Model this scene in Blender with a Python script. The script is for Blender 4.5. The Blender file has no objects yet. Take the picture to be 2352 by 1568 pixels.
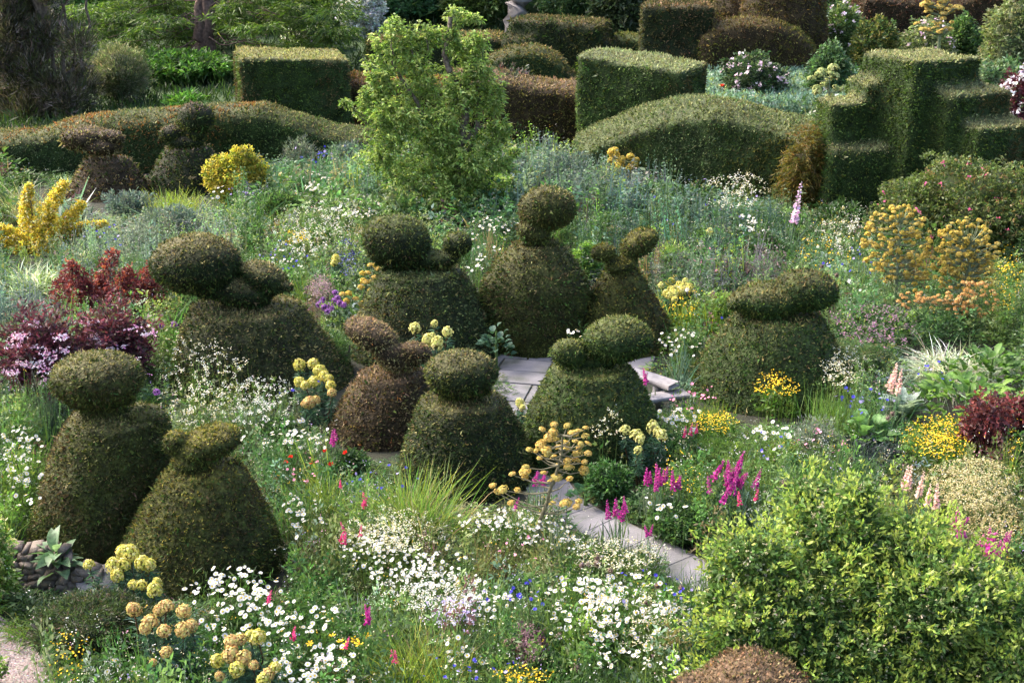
import bpy, math, random
import numpy as np
from mathutils import Vector, Matrix
R = np.random.default_rng(7); random.seed(7)
scene = bpy.context.scene; COL = scene.collection

# ------------------------------------------------------------------ camera, sky, sun, exposure
CAMZ, F, UC, VC, VH = 7.0, 2940.0, 1176.0, 784.0, -250.0      # reference frame 2352 x 1568
TH = math.atan((VC - VH) / F)
cam = bpy.data.cameras.new('camera'); cam.lens = F / 2352 * 36; cam.sensor_width = 36; cam.clip_end = 600
co = bpy.data.objects.new('camera', cam); COL.objects.link(co); co.location = (0, 0, CAMZ)
co.rotation_euler = (math.pi / 2 - TH, 0, 0); scene.camera = co
SUN_EL, SUN_AZ = math.radians(44), math.radians(-66)           # azimuth from +Y towards +X
w = bpy.data.worlds.new('World'); scene.world = w; w.use_nodes = True
nt = w.node_tree; sk = nt.nodes.new('ShaderNodeTexSky'); sk.sky_type = 'NISHITA'; sk.sun_disc = False
sk.sun_elevation = SUN_EL; sk.sun_rotation = SUN_AZ; sk.dust_density = 6.0; sk.air_density = 1.0
nt.links.new(sk.outputs[0], nt.nodes['Background'].inputs[0]); nt.nodes['Background'].inputs[1].default_value = 0.15
sl = bpy.data.lights.new('sun', 'SUN'); sl.energy = 1.0; sl.angle = math.radians(28); sl.color = (1, 0.94, 0.84)
so = bpy.data.objects.new('sun', sl); COL.objects.link(so)
sv = Vector((math.sin(SUN_AZ) * math.cos(SUN_EL), math.cos(SUN_AZ) * math.cos(SUN_EL), math.sin(SUN_EL)))
so.rotation_euler = sv.to_track_quat('Z', 'Y').to_euler()
vs = scene.view_settings; vs.view_transform = 'Standard'; vs.look = 'None'; vs.gamma = 1; vs.use_curve_mapping = False
vs.exposure = 2.2
try:
    scene.cycles.max_bounces = 5; scene.cycles.transparent_max_bounces = 4; scene.cycles.use_denoising = True
except Exception: pass

# ------------------------------------------------------------------ picture <-> place
ST, CT = math.sin(TH), math.cos(TH)
SLOPE, Y0 = 0.045, 36.0
def terr(y): return SLOPE * np.maximum(0, np.asarray(y, float) - Y0)
def ray(u, v):
    x = (np.asarray(u, float) - UC) / F; k = (VC - np.asarray(v, float)) / F
    return x, CT + k * ST, -ST + k * CT
def P(u, v, h=0.0):                                             # point on the plane h above the ground
    dx, dy, dz = ray(u, v); h = np.asarray(h, float)
    t = (h - CAMZ) / dz; t = np.where(t < 0, 1e3, t)
    t2 = (h - SLOPE * Y0 - CAMZ) / (dz - SLOPE * dy)
    t = np.where(t * dy > Y0, t2, t)
    return np.stack([dx * t, dy * t, CAMZ + dz * t], -1)
def Q(u, v, Y):                                                 # point on the upright plane at distance Y
    dx, dy, dz = ray(u, v); t = Y / dy
    return np.stack([dx * t, dy * t + 0 * t, CAMZ + dz * t], -1)
def proj(p):
    p = np.asarray(p, float); z = p[..., 2] - CAMZ
    zc = p[..., 1] * CT - z * ST; yc = p[..., 1] * ST + z * CT
    return UC + F * p[..., 0] / zc, VC - F * yc / zc
def scl(Y, z=0.0): return F / (Y * CT - (z - CAMZ) * ST)         # pixels of the frame per metre
def inpoly(u, v, poly):
    poly = np.asarray(poly, float); r = np.zeros(np.shape(u), bool); n = len(poly)
    for i in range(n):
        x1, y1 = poly[i]; x2, y2 = poly[i - 1]
        if y1 == y2: continue
        r ^= ((y1 > v) != (y2 > v)) & (u < (x2 - x1) * (v - y1) / (y2 - y1) + x1)
    return r
def nrm(a): return a / np.maximum(1e-9, np.linalg.norm(a, axis=-1, keepdims=True))
def vnoise(p, freq, seed=0):
    q = np.asarray(p, float) * freq + seed * 17.13 + 500; i = np.floor(q).astype(np.int64); f = q - i; f = f * f * (3 - 2 * f)
    def h(a):
        n = a[..., 0] * 374761393 + a[..., 1] * 668265263 + a[..., 2] * 2147483647
        n = (n ^ (n >> 13)) * 1274126177 & 0xffffffff
        return ((n ^ (n >> 16)) & 0xffff) / 65535.0
    r = 0
    for dx in (0, 1):
        for dy in (0, 1):
            for dz in (0, 1):
                wgt = (f[..., 0] if dx else 1 - f[..., 0]) * (f[..., 1] if dy else 1 - f[..., 1]) * (f[..., 2] if dz else 1 - f[..., 2])
                r = r + wgt * h(i + np.array([dx, dy, dz]))
    return r
def fbm(p, freq, seed=0): return 0.6 * vnoise(p, freq, seed) + 0.3 * vnoise(p, freq * 2.1, seed + 3) + 0.1 * vnoise(p, freq * 4.3, seed + 5)

# ------------------------------------------------------------------ mesh collector
class Geo:
    def __init__(s): s.v = []; s.c = []; s.q = []; s.t = []; s.n = 0
    def add(s, v, c, quads=None, tris=None):
        v = np.asarray(v, float).reshape(-1, 3); c = np.broadcast_to(np.asarray(c, float), v.shape)
        s.v.append(v); s.c.append(c)
        if quads is not None and len(quads): s.q.append(np.asarray(quads).reshape(-1, 4) + s.n)
        if tris is not None and len(tris): s.t.append(np.asarray(tris).reshape(-1, 3) + s.n)
        s.n += len(v)
    def mesh(s, name, mat, smooth=False, origin=None):
        v = np.concatenate(s.v); c = np.concatenate(s.c)
        if origin is not None: v = v - np.asarray(origin)
        q = np.concatenate(s.q) if s.q else np.zeros((0, 4), int); t = np.concatenate(s.t) if s.t else np.zeros((0, 3), int)
        me = bpy.data.meshes.new(name); me.vertices.add(len(v)); me.vertices.foreach_set('co', v.astype(np.float32).ravel())
        loops = np.concatenate([q.ravel(), t.ravel()]).astype(np.int32); me.loops.add(len(loops)); me.loops.foreach_set('vertex_index', loops)
        tot = np.concatenate([np.full(len(q), 4), np.full(len(t), 3)]); st = np.concatenate([[0], np.cumsum(tot)[:-1]])
        me.polygons.add(len(tot)); me.polygons.foreach_set('loop_start', st.astype(np.int32)); me.polygons.foreach_set('loop_total', tot.astype(np.int32))
        if smooth: me.polygons.foreach_set('use_smooth', np.ones(len(tot), bool))
        me.update(calc_edges=True)
        a = me.attributes.new('col', 'FLOAT_COLOR', 'POINT'); a.data.foreach_set('color', np.concatenate([c, np.ones((len(c), 1))], 1).astype(np.float32).ravel())
        me.materials.append(mat); return me
def ob(name, me, parent=None, loc=(0, 0, 0), kind=None):
    o = bpy.data.objects.new(name, me); o.location = loc
    if parent is not None: o.parent = parent
    if kind: o['kind'] = kind
    COL.objects.link(o); return o
def tag(o, label, cat, group=None, kind=None):
    o['label'] = label
    if cat: o['category'] = cat
    if group: o['group'] = group
    if kind: o['kind'] = kind
    return o
def thing(name, label, cat, loc, group=None): return tag(ob(name, None, None, tuple(float(a) for a in loc)), label, cat, group)
def part(name, G, mat, root, smooth=False, kind=None):
    me = G.mesh(name, mat, smooth, origin=root.location); return ob(name, me, root, kind=kind)

# ------------------------------------------------------------------ materials
def newmat(name):
    m = bpy.data.materials.new(name); m.use_nodes = True; return m, m.node_tree, m.node_tree.nodes['Principled BSDF']
def attr_mat(name, rough=0.6, trans=0.3, spec=0.3, nscale=25, namt=0.35, tcol=(1.1, 1.15, 0.75)):
    m, t, b = newmat(name); N = t.nodes; L = t.links
    a = N.new('ShaderNodeAttribute'); a.attribute_name = 'col'
    g = N.new('ShaderNodeNewGeometry'); no = N.new('ShaderNodeTexNoise'); no.inputs['Scale'].default_value = nscale; L.new(g.outputs['Position'], no.inputs['Vector'])
    mr = N.new('ShaderNodeMapRange'); mr.inputs[1].default_value = .3; mr.inputs[2].default_value = .7; mr.inputs[3].default_value = 1 - namt; mr.inputs[4].default_value = 1 + namt; L.new(no.outputs[0], mr.inputs[0])
    mx = N.new('ShaderNodeVectorMath'); mx.operation = 'SCALE'; L.new(a.outputs['Color'], mx.inputs[0]); L.new(mr.outputs[0], mx.inputs['Scale'])
    L.new(mx.outputs[0], b.inputs['Base Color']); b.inputs['Roughness'].default_value = rough; b.inputs['Specular IOR Level'].default_value = spec
    if trans > 0:
        tr = N.new('ShaderNodeBsdfTranslucent'); m2 = N.new('ShaderNodeVectorMath'); m2.operation = 'MULTIPLY'; m2.inputs[1].default_value = tcol
        L.new(mx.outputs[0], m2.inputs[0]); L.new(m2.outputs[0], tr.inputs['Color'])
        ms = N.new('ShaderNodeMixShader'); ms.inputs[0].default_value = trans; L.new(b.outputs[0], ms.inputs[1]); L.new(tr.outputs[0], ms.inputs[2])
        L.new(ms.outputs[0], N['Material Output'].inputs[0])
    return m
LEAF = attr_mat('leaf', 0.5, 0.42, 0.35)
YEW = attr_mat('clipped_yew', 0.65, 0.22, 0.2, 30, 0.55)
t_ = YEW.node_tree; g_ = t_.nodes.new('ShaderNodeNewGeometry'); n_ = t_.nodes.new('ShaderNodeTexNoise'); n_.inputs['Scale'].default_value = 26; n_.inputs['Detail'].default_value = 4; t_.links.new(g_.outputs['Position'], n_.inputs['Vector'])
b_ = t_.nodes.new('ShaderNodeBump'); b_.inputs['Strength'].default_value = 1.0; b_.inputs['Distance'].default_value = .05; t_.links.new(n_.outputs[0], b_.inputs['Height']); t_.links.new(b_.outputs[0], t_.nodes['Principled BSDF'].inputs['Normal'])
PETAL = attr_mat('petal', 0.6, 0.3, 0.2, 60, 0.06, (1, 1, 1))
def noise_mat(name, c1, c2, scale, rough=0.85, bump=0.4, c3=None, detail=8, bscale=None):
    m, t, b = newmat(name); N = t.nodes; L = t.links
    g = N.new('ShaderNodeNewGeometry'); no = N.new('ShaderNodeTexNoise'); no.inputs['Scale'].default_value = scale; no.inputs['Detail'].default_value = detail
    L.new(g.outputs['Position'], no.inputs['Vector'])
    r = N.new('ShaderNodeValToRGB'); r.color_ramp.elements[0].position = .32; r.color_ramp.elements[1].position = .68
    r.color_ramp.elements[0].color = (*c1, 1); r.color_ramp.elements[1].color = (*c2, 1)
    if c3: e = r.color_ramp.elements.new(.5); e.color = (*c3, 1)
    L.new(no.outputs[0], r.inputs[0]); L.new(r.outputs[0], b.inputs['Base Color']); b.inputs['Roughness'].default_value = rough
    n2 = N.new('ShaderNodeTexNoise'); n2.inputs['Scale'].default_value = bscale or scale * 5; n2.inputs['Detail'].default_value = 6; L.new(g.outputs['Position'], n2.inputs['Vector'])
    bp = N.new('ShaderNodeBump'); bp.inputs['Strength'].default_value = bump; bp.inputs['Distance'].default_value = .02; L.new(n2.outputs[0], bp.inputs['Height']); L.new(bp.outputs[0], b.inputs['Normal'])
    return m
BARK = noise_mat('bark', (.05, .035, .025), (.2, .16, .125), 14, .9, .9)
SMOOTHBARK = noise_mat('smooth_grey_bark', (.09, .08, .08), (.20, .18, .18), 3, .8, .4, bscale=9)
SOIL = noise_mat('soil', (.008, .009, .004), (.02, .022, .010), 5, .95, .8)
TURF = noise_mat('rough_turf', (.012, .03, .008), (.04, .075, .018), 1.2, .95, .8)
STONE = noise_mat('flagstone_grey', (.075, .08, .07), (.19, .18, .195), 2.3, .85, .45, (.145, .14, .15), bscale=30)
JOINT = noise_mat('mossy_joint', (.05, .05, .03), (.10, .09, .06), 12, .95, .5)
GRAVEL = noise_mat('gravel', (.15, .115, .11), (.34, .28, .27), 70, .95, 1.0, bscale=90)
ROCK = noise_mat('wall_stone', (.06, .045, .035), (.22, .18, .15), 6, .9, .8)
WOOD = noise_mat('weathered_wood', (.10, .095, .105), (.20, .19, .205), 9, .8, .3)

# ------------------------------------------------------------------ vectorised plant matter
def blades(G, p, d, L, W, col, droop=0.25, seg=2, face=None):
    n = len(p); p = np.asarray(p, float); d = nrm(np.asarray(d, float)); L = np.broadcast_to(L, n).astype(float); W = np.broadcast_to(W, n).astype(float)
    col = np.broadcast_to(col, (n, 3)); rv = R.normal(size=(n, 3))
    if face is not None: rv = rv * 0.45 + face
    side = nrm(np.cross(d, rv)); out = d * np.array([1, 1, 0]); dr = (out * 0.9 - np.array([0, 0, 1.])) * np.broadcast_to(droop, n)[:, None]
    if seg == 0:
        tip = p + (d + dr) * L[:, None]; v = np.stack([p + side * W[:, None] * .5, p - side * W[:, None] * .5, tip], 1).reshape(-1, 3)
        G.add(v, np.repeat(col, 3, 0), tris=np.arange(n)[:, None] * 3 + [0, 1, 2]); return
    if seg == 1:
        nor = nrm(np.cross(side, d)); m = p + (d * .45 + dr * .2) * L[:, None]; tip = p + (d + dr) * L[:, None]
        l = m + side * W[:, None] * .5 + nor * W[:, None] * .15; r = m - side * W[:, None] * .5 + nor * W[:, None] * .15
        v = np.stack([p, l, tip, r], 1).reshape(-1, 3); i = np.arange(n)[:, None] * 4
        G.add(v, np.repeat(col, 4, 0), tris=np.concatenate([i + [0, 2, 1], i + [0, 3, 2]])); return
    vs_ = []
    for k in range(seg):
        t = k / seg; wd = (0.75, 1.0, .8, .6)[min(k, 3)] * .5
        c = p + (d * t + dr * t * t) * L[:, None]; vs_ += [c + side * W[:, None] * wd, c - side * W[:, None] * wd]
    vs_.append(p + (d + dr) * L[:, None]); k = len(vs_)
    v = np.stack(vs_, 1).reshape(-1, 3); i = np.arange(n)[:, None] * k
    q = [i + [2 * a, 2 * a + 1, 2 * a + 3, 2 * a + 2] for a in range(seg - 1)]
    G.add(v, np.repeat(col, k, 0), quads=np.concatenate(q) if q else None, tris=i + [k - 3, k - 2, k - 1])
def vary(col, n, a=0.25, hue=0.10):
    c = np.broadcast_to(np.asarray(col, float), (n, 3)); f = 1 + a * R.normal(size=(n, 1)); return np.clip(c * np.clip(f, .35, 1.9) * (1 + hue * R.normal(size=(n, 3))), .003, .95)
def pal(cols, w_, n):
    cols = np.array(cols); w_ = np.array(w_, float); return cols[R.choice(len(cols), n, p=w_ / w_.sum())]
def rdir(n): return nrm(R.normal(size=(n, 3)))
def shoots(G, c, nor, k, L, W, col, spread=.8, up=.35, droop=.15, seg=1, a=.18):
    n = len(c); c2 = np.repeat(c, k, 0); d = np.repeat(nor, k, 0) * .7 + np.array([0, 0, up]) + R.normal(size=(n * k, 3)) * spread
    cc = np.repeat(np.broadcast_to(col, (n, 3)), k, 0)
    L2 = np.repeat(np.broadcast_to(L, n), k) * R.uniform(.65, 1.25, n * k); r = np.broadcast_to(W, n)
    blades(G, c2 + R.normal(size=(n * k, 3)) * (np.repeat(np.broadcast_to(L, n), k) * .3)[:, None], d, L2, np.repeat(r, k), vary(cc, n * k, a, .07), droop, seg)
def tube(G, pts, rad, col=(.1, .1, .1), sides=7):
    pts = np.asarray(pts, float); n = len(pts); rad = np.broadcast_to(rad, n); d = nrm(np.gradient(pts, axis=0)); V = []
    ref = np.array([0.31, .2, .93]); a = np.arange(sides) / sides * 2 * math.pi
    for i in range(n):
        s = nrm(np.cross(d[i], ref)); t = np.cross(d[i], s); V.append(pts[i] + rad[i] * (np.cos(a)[:, None] * s + np.sin(a)[:, None] * t))
    q = [(i * sides + j, i * sides + (j + 1) % sides, (i + 1) * sides + (j + 1) % sides, (i + 1) * sides + j) for i in range(n - 1) for j in range(sides)]
    G.add(np.concatenate(V), col, quads=q)
def wob(a, b, n, amp):
    a = np.asarray(a, float); b = np.asarray(b, float); t = np.linspace(0, 1, n)[:, None]; o = R.normal(size=(n, 3)) * amp; o[0] = 0; o[-1] = 0
    return a + (b - a) * t + o
# shared small primitives as raw arrays
def icos(sub=1):
    import bmesh
    b = bmesh.new(); bmesh.ops.create_icosphere(b, subdivisions=sub, radius=1); b.verts.ensure_lookup_table()
    v = np.array([x.co[:] for x in b.verts]); f = np.array([[y.index for y in x.verts] for x in b.faces]); b.free(); return v, f
ICO1, ICO3 = icos(1), icos(3)

# ------------------------------------------------------------------ ground
def sheet(name, pts, z, mat, sub=0):
    v = [(float(p[0]), float(p[1]), float(terr(p[1]) + z)) for p in pts]; me = bpy.data.meshes.new(name); me.from_pydata(v, [], [list(range(len(v)))]); me.materials.append(mat)
    return me
ys = np.concatenate([np.linspace(-40, 34, 40), np.linspace(36, 260, 60)]); xs = np.linspace(-220, 220, 60)
gx, gy = np.meshgrid(xs, ys); gz = terr(gy); G = Geo(); nx = len(xs)
idx = np.arange(len(ys) * nx).reshape(len(ys), nx)
G.add(np.stack([gx, gy, gz], -1), (.03, .03, .02), quads=np.stack([idx[:-1, :-1], idx[:-1, 1:], idx[1:, 1:], idx[1:, :-1]], -1))
o = ob('ground', G.mesh('ground', SOIL, True), kind='structure'); o['label'] = 'dark garden soil under the planting'
far = np.stack([gx, gy, gz + .004 + .0 * gy], -1)[ys > 37].reshape(-1, 3); G = Geo(); m = (ys > 37).sum(); idx = np.arange(m * nx).reshape(m, nx)
G.add(far, (.03, .03, .02), quads=np.stack([idx[:-1, :-1], idx[:-1, 1:], idx[1:, 1:], idx[1:, :-1]], -1))
o = ob('hillside', G.mesh('hillside', TURF, True), kind='structure'); o['label'] = 'green grassy hillside rising behind the hedges'

CLEAR = []                                                      # picture outlines that low planting must not hide
BLOCK = []                                                      # (x, y, r) circles on the ground with something standing there
# patio and path of flagstones
def flag(G_or_root, corners, z, th, name='flagstone'):
    c = np.array(corners, float); ctr = c.mean(0); b = .985; top = ctr + (c - ctr) * b
    v = [(x, y, z - th) for x, y in c] + [(x, y, z - .008) for x, y in c] + [(x, y, z) for x, y in top]; n = len(c)
    f = [tuple(range(2 * n, 3 * n))] + [(i, (i + 1) % n, n + (i + 1) % n, n + i) for i in range(n)] + [(n + i, n + (i + 1) % n, 2 * n + (i + 1) % n, 2 * n + i) for i in range(n)]
    me = bpy.data.meshes.new(name); me.from_pydata(v, [], f); me.materials.append(STONE); return ob(name, me, G_or_root)
pc = P(1215, 905)
patio = ob('patio', sheet('patio', [(pc[0] + a, pc[1] + b) for a, b in ((-1.4, -2.4), (1.35, -2.4), (1.35, 1.9), (-1.4, 1.9))], .004, JOINT), kind='structure'); patio['label'] = 'pale grey flagstone patio between the topiary'
def rotp(x, y, a=-.22): return (pc[0] + x * math.cos(a) - y * math.sin(a), pc[1] + x * math.sin(a) + y * math.cos(a))
yy = -2.4; row = 0
while yy < 1.7:
    hh = random.choice((.52, .62, .7)); xx = -1.3 + random.uniform(-.3, .1)
    while xx < .7:
        wd = random.choice((.6, .78, .92, 1.05)); g = .018; j = lambda: random.uniform(-.008, .008)
        flag(patio, [rotp(xx + g + j(), yy + g + j()), rotp(xx + wd - g + j(), yy + g + j()), rotp(xx + wd - g + j(), yy + hh - g + j()), rotp(xx + g + j(), yy + hh - g + j())], .03 + random.uniform(-.004, .004), .025); xx += wd
    yy += hh
pl = [P(1215, 1000), P(1264, 1145), P(1340, 1195), P(1440, 1240), P(1540, 1290), P(1640, 1350), P(1800, 1440)]
pl = np.array(pl)[:, :2]; dense = []
for i in range(len(pl) - 1):
    for t in np.linspace(0, 1, 8, endpoint=False): dense.append(pl[i] * (1 - t) + pl[i + 1] * t)
dense = np.array(dense); k = np.ones(7) / 7; dense = np.stack([np.convolve(np.pad(dense[:, i], 3, 'edge'), k, 'valid') for i in (0, 1)], 1)
tn = nrm(np.gradient(dense, axis=0)); sd = np.stack([-tn[:, 1], tn[:, 0]], 1); PW = .29
Lp, Rp = dense + sd * PW, dense - sd * PW; PATHC = dense
G = Geo(); n = len(dense); v = np.concatenate([np.c_[dense + sd * (PW + .05), np.full(n, .006)], np.c_[dense - sd * (PW + .05), np.full(n, .006)]])
G.add(v, (.1, .1, .08), quads=[(i, n + i, n + i + 1, i + 1) for i in range(n - 1)])
path = ob('garden_path', G.mesh('garden_path', JOINT), kind='structure'); path['label'] = 'narrow paved path curving through the flowers'
i = 0
while i < n - 6:
    st = random.choice((5, 6, 7)); c = [Lp[i], Rp[i], Rp[i + st // 2], Rp[min(n - 1, i + st)], Lp[min(n - 1, i + st)], Lp[i + st // 2]]; c = np.array(c); c = c.mean(0) + (c - c.mean(0)) * .988
    flag(path, c, .034, .025); i += st
CLEAR += [[(1145, 858), (1170, 826), (1268, 822), (1280, 850), (1240, 910), (1212, 950), (1225, 990), (1190, 985), (1160, 900)],
          [(1272, 1130), (1300, 1140), (1360, 1180), (1430, 1214), (1494, 1242), (1590, 1286), (1618, 1330), (1571, 1323), (1519, 1297), (1484, 1262), (1400, 1245), (1325, 1214), (1285, 1180)]]
# gravel drive at lower left
gpts = [P(u, v) for u, v in ((-400, 1410), (0, 1418), (60, 1455), (105, 1505), (130, 1568), (150, 1700), (100, 2200), (-400, 2200))]
gravel = ob('gravel_path', sheet('gravel_path', gpts, .02, GRAVEL), kind='structure'); gravel['label'] = 'pinkish grey gravel path at the corner'
gp = P(R.uniform(-60, 125, 5000), R.uniform(1425, 1640, 5000), .02); gu, gv = proj(gp); k = inpoly(gu, gv, [(-100, 1418), (0, 1418), (60, 1455), (105, 1505), (130, 1568), (145, 1700), (-100, 1700)]); gp = gp[k]
G = Geo(); n = len(gp); s = R.uniform(.006, .014, (n, 1, 1)); V, Fc = icos(1)
V8 = np.array([(1, 0, 0), (0, 1, 0), (-1, 0, 0), (0, -1, 0), (0, 0, .7)], float)
vv = gp[:, None] + V8[None] * s * R.uniform(.7, 1.3, (n, 1, 3)); ii = np.arange(n)[:, None] * 5
G.add(vv.reshape(-1, 3), np.repeat(vary(pal([(.28, .23, .22), (.2, .155, .145), (.36, .33, .32)], (3, 2, 1), n), n, .2), 5, 0), tris=np.concatenate([ii + [0, 1, 4], ii + [1, 2, 4], ii + [2, 3, 4], ii + [3, 0, 4]]))
tag(ob('gravel', G.mesh('gravel', PETAL)), 'loose pinkish gravel chippings', 'gravel', kind='stuff')
CLEAR.append([(-50, 1425), (0, 1425), (55, 1465), (98, 1510), (115, 1568), (115, 1900), (-50, 1900)])

# ------------------------------------------------------------------ clipped yew
def remesh(prims, voxel, smooth_it):
    V = []; Fs = []; n = 0
    for v, f in prims: V += [tuple(x) for x in v]; Fs += [tuple(int(a) + n for a in g) for g in f]; n += len(v)
    me = bpy.data.meshes.new('tmp'); me.from_pydata(V, [], Fs); o = bpy.data.objects.new('tmp', me); COL.objects.link(o)
    m = o.modifiers.new('r', 'REMESH'); m.mode = 'VOXEL'; m.voxel_size = voxel
    if smooth_it: s = o.modifiers.new('s', 'SMOOTH'); s.factor = .5; s.iterations = smooth_it
    dg = bpy.context.evaluated_depsgraph_get(); e = o.evaluated_get(dg); m2 = e.to_mesh(); m2.calc_loop_triangles()
    v = np.zeros(len(m2.vertices) * 3); m2.vertices.foreach_get('co', v); vn = np.zeros(len(m2.vertices) * 3); m2.vertices.foreach_get('normal', vn)
    t = np.zeros(len(m2.loop_triangles) * 3, int); m2.loop_triangles.foreach_get('vertices', t); e.to_mesh_clear(); bpy.data.objects.remove(o); bpy.data.meshes.remove(me)
    return v.reshape(-1, 3), vn.reshape(-1, 3), t.reshape(-1, 3)
def ellip(c, r, rot=0.0, sub=ICO3, yaw=0):
    v = sub[0] * np.array(r); ca, sa = math.cos(rot), math.sin(rot); v = np.stack([v[:, 0] * ca - v[:, 2] * sa, v[:, 1], v[:, 0] * sa + v[:, 2] * ca], 1)
    ca, sa = math.cos(yaw), math.sin(yaw); v = np.stack([v[:, 0] * ca - v[:, 1] * sa, v[:, 0] * sa + v[:, 1] * ca, v[:, 2]], 1)
    return v + np.array(c), sub[1]
def boxp(c, half, yaw=0, taper=1.0, topcut=0.0):
    V = []
    for z in (-1, 1):
        for x, y in ((-1, -1), (1, -1), (1, 1), (-1, 1)):
            k = taper if z > 0 else 1; X, Y, Z = x * half[0] * k, y * half[1] * k, z * half[2] + (topcut * x if z > 0 else 0)
            V.append((c[0] + X * math.cos(yaw) - Y * math.sin(yaw), c[1] + X * math.sin(yaw) + Y * math.cos(yaw), c[2] + Z))
    return np.array(V), [(3, 2, 1, 0), (4, 5, 6, 7), (0, 1, 5, 4), (1, 2, 6, 5), (2, 3, 7, 6), (3, 0, 4, 7)]
DARKG, OLIVE, BROWN, TAN, GOLD, ORANGE = (.024, .042, .010), (.072, .085, .018), (.070, .050, .022), (.27, .23, .10), (.30, .25, .05), (.32, .14, .04)
GREEN, BLUEG, LIMEY = (.045, .085, .02), (.08, .11, .05), (.10, .14, .02)
DARKG, OLIVE, BROWN, GREEN, BLUEG, LIMEY = [tuple(1.25 * x for x in c_) for c_ in (DARKG, OLIVE, BROWN, GREEN, BLUEG, LIMEY)]
TONES = dict(olive=([OLIVE, DARKG, BROWN, GREEN], (5, 3, 2, 3)), brown=([BROWN, OLIVE, TAN, ORANGE, DARKG], (5, 3, 2, 1, 2)), green=([GREEN, DARKG, OLIVE, LIMEY], (5, 3, 2, 1.5)),
             dark=([DARKG, BROWN, OLIVE, GREEN], (3, 2, 3, 3)), mix=([GREEN, OLIVE, BROWN, DARKG], (3, 3, 2, 2)))
def yewskin(G, prims, tone, voxel, sm, tl, tip=TAN, dens=1.0, patches=None, noise=.025, lit_tip=.5):
    v, vn, t = remesh(prims, voxel, sm)
    nn = (fbm(v, 2.2 / max(1, tl / .035), 1) - .5)[:, None] * noise * 3.4 + (vnoise(v, 7 / max(1, tl / .045), 2) - .5)[:, None] * noise; v = v + vn * nn
    if patches is not None: patches = ([(a_, b_, tuple(1.3 * x for x in c_)) for a_, b_, c_ in patches[0]], patches[1])
    c, wt = TONES[tone]; kk = np.clip(vn[:, 2:] * 1.6 - .5, 0, 1) * lit_tip * .5; mot = fbm(v, 14 / max(1, tl / .04), 8)[:, None]; G.add(v, (np.array(c[0]) * .5 * (1 - kk) + np.array(tip) * kk) * np.clip(.25 + 1.5 * (mot - .15), .3, 1.4), tris=t)  # core colour: painted shade in gaps between shoots, painted light on upward faces
    a, b, c3 = v[t[:, 0]], v[t[:, 1]], v[t[:, 2]]; ar = .5 * np.linalg.norm(np.cross(b - a, c3 - a), axis=1)
    cen = (a + b + c3) / 3; fn = nrm(vn[t].mean(1)); vis = np.clip((fn * nrm(np.array([0, 0, CAMZ]) - cen)).sum(1) * 2 + 1.3, .15, 1)
    ar = ar * vis * (cen[:, 2] > terr(cen[:, 1]) - .05)
    n = int(min(60000, ar.sum() / (tl * .6) ** 2 * dens)); k = R.choice(len(t), n, p=ar / ar.sum()); r1 = np.sqrt(R.random(n))[:, None]; r2 = R.random(n)[:, None]
    p = a[k] * (1 - r1) + b[k] * r1 * (1 - r2) + c3[k] * r1 * r2; nr = nrm(vn[t[k]].mean(1))
    col = pal(c, wt, n)
    if patches is not None:
        f = fbm(p, patches[1], 11); f = (f - f.mean()) / (f.std() + 1e-6)
        for (lo, hi, pc_) in patches[0]:
            s_ = (f + R.normal(size=n) * .22 > lo) & (f + R.normal(size=n) * .22 <= hi); col[s_] = np.array(pc_) * .7 + col[s_] * .3
    else:
        f = fbm(p, 1.7, 5 + int(R.integers(30))); s_ = R.random(n) < np.clip((f - .5) * 5, 0, .8); col[s_] = np.array(c[2]); s_ = R.random(n) < np.clip((.45 - f) * 5, 0, .8); col[s_] = np.array(c[0]); bare = fbm(p, 4.5, 40) < .3; col[bare] *= .55
    up = np.clip(nr[:, 2], 0, 1); tp = R.random(n) < np.clip(up * 1.6 - .2, .006, 1) * lit_tip; col[tp] = np.array(tip) * .75 + col[tp] * .25    # lit tops put into the tuft colour, together with tan young growth
    d = nr + R.normal(size=(n, 3)) * .75 + np.array([0, 0, .12]); s = tl * R.uniform(.6, 1.25, n) * (1 + .5 * (R.random(n) < .05))
    cv = vary(col, n, .28, .07); q = p - nr * (tl * .35)
    blades(G, q, d, s * 1.3, s * .62, cv, .05, 0); h_ = n * 2 // 3; blades(G, (q + R.normal(size=(n, 3)) * tl * .25)[:h_], (nr + R.normal(size=(n, 3)) * .8)[:h_], s[:h_], s[:h_] * .6, cv[:h_], .05, 0)
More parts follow.
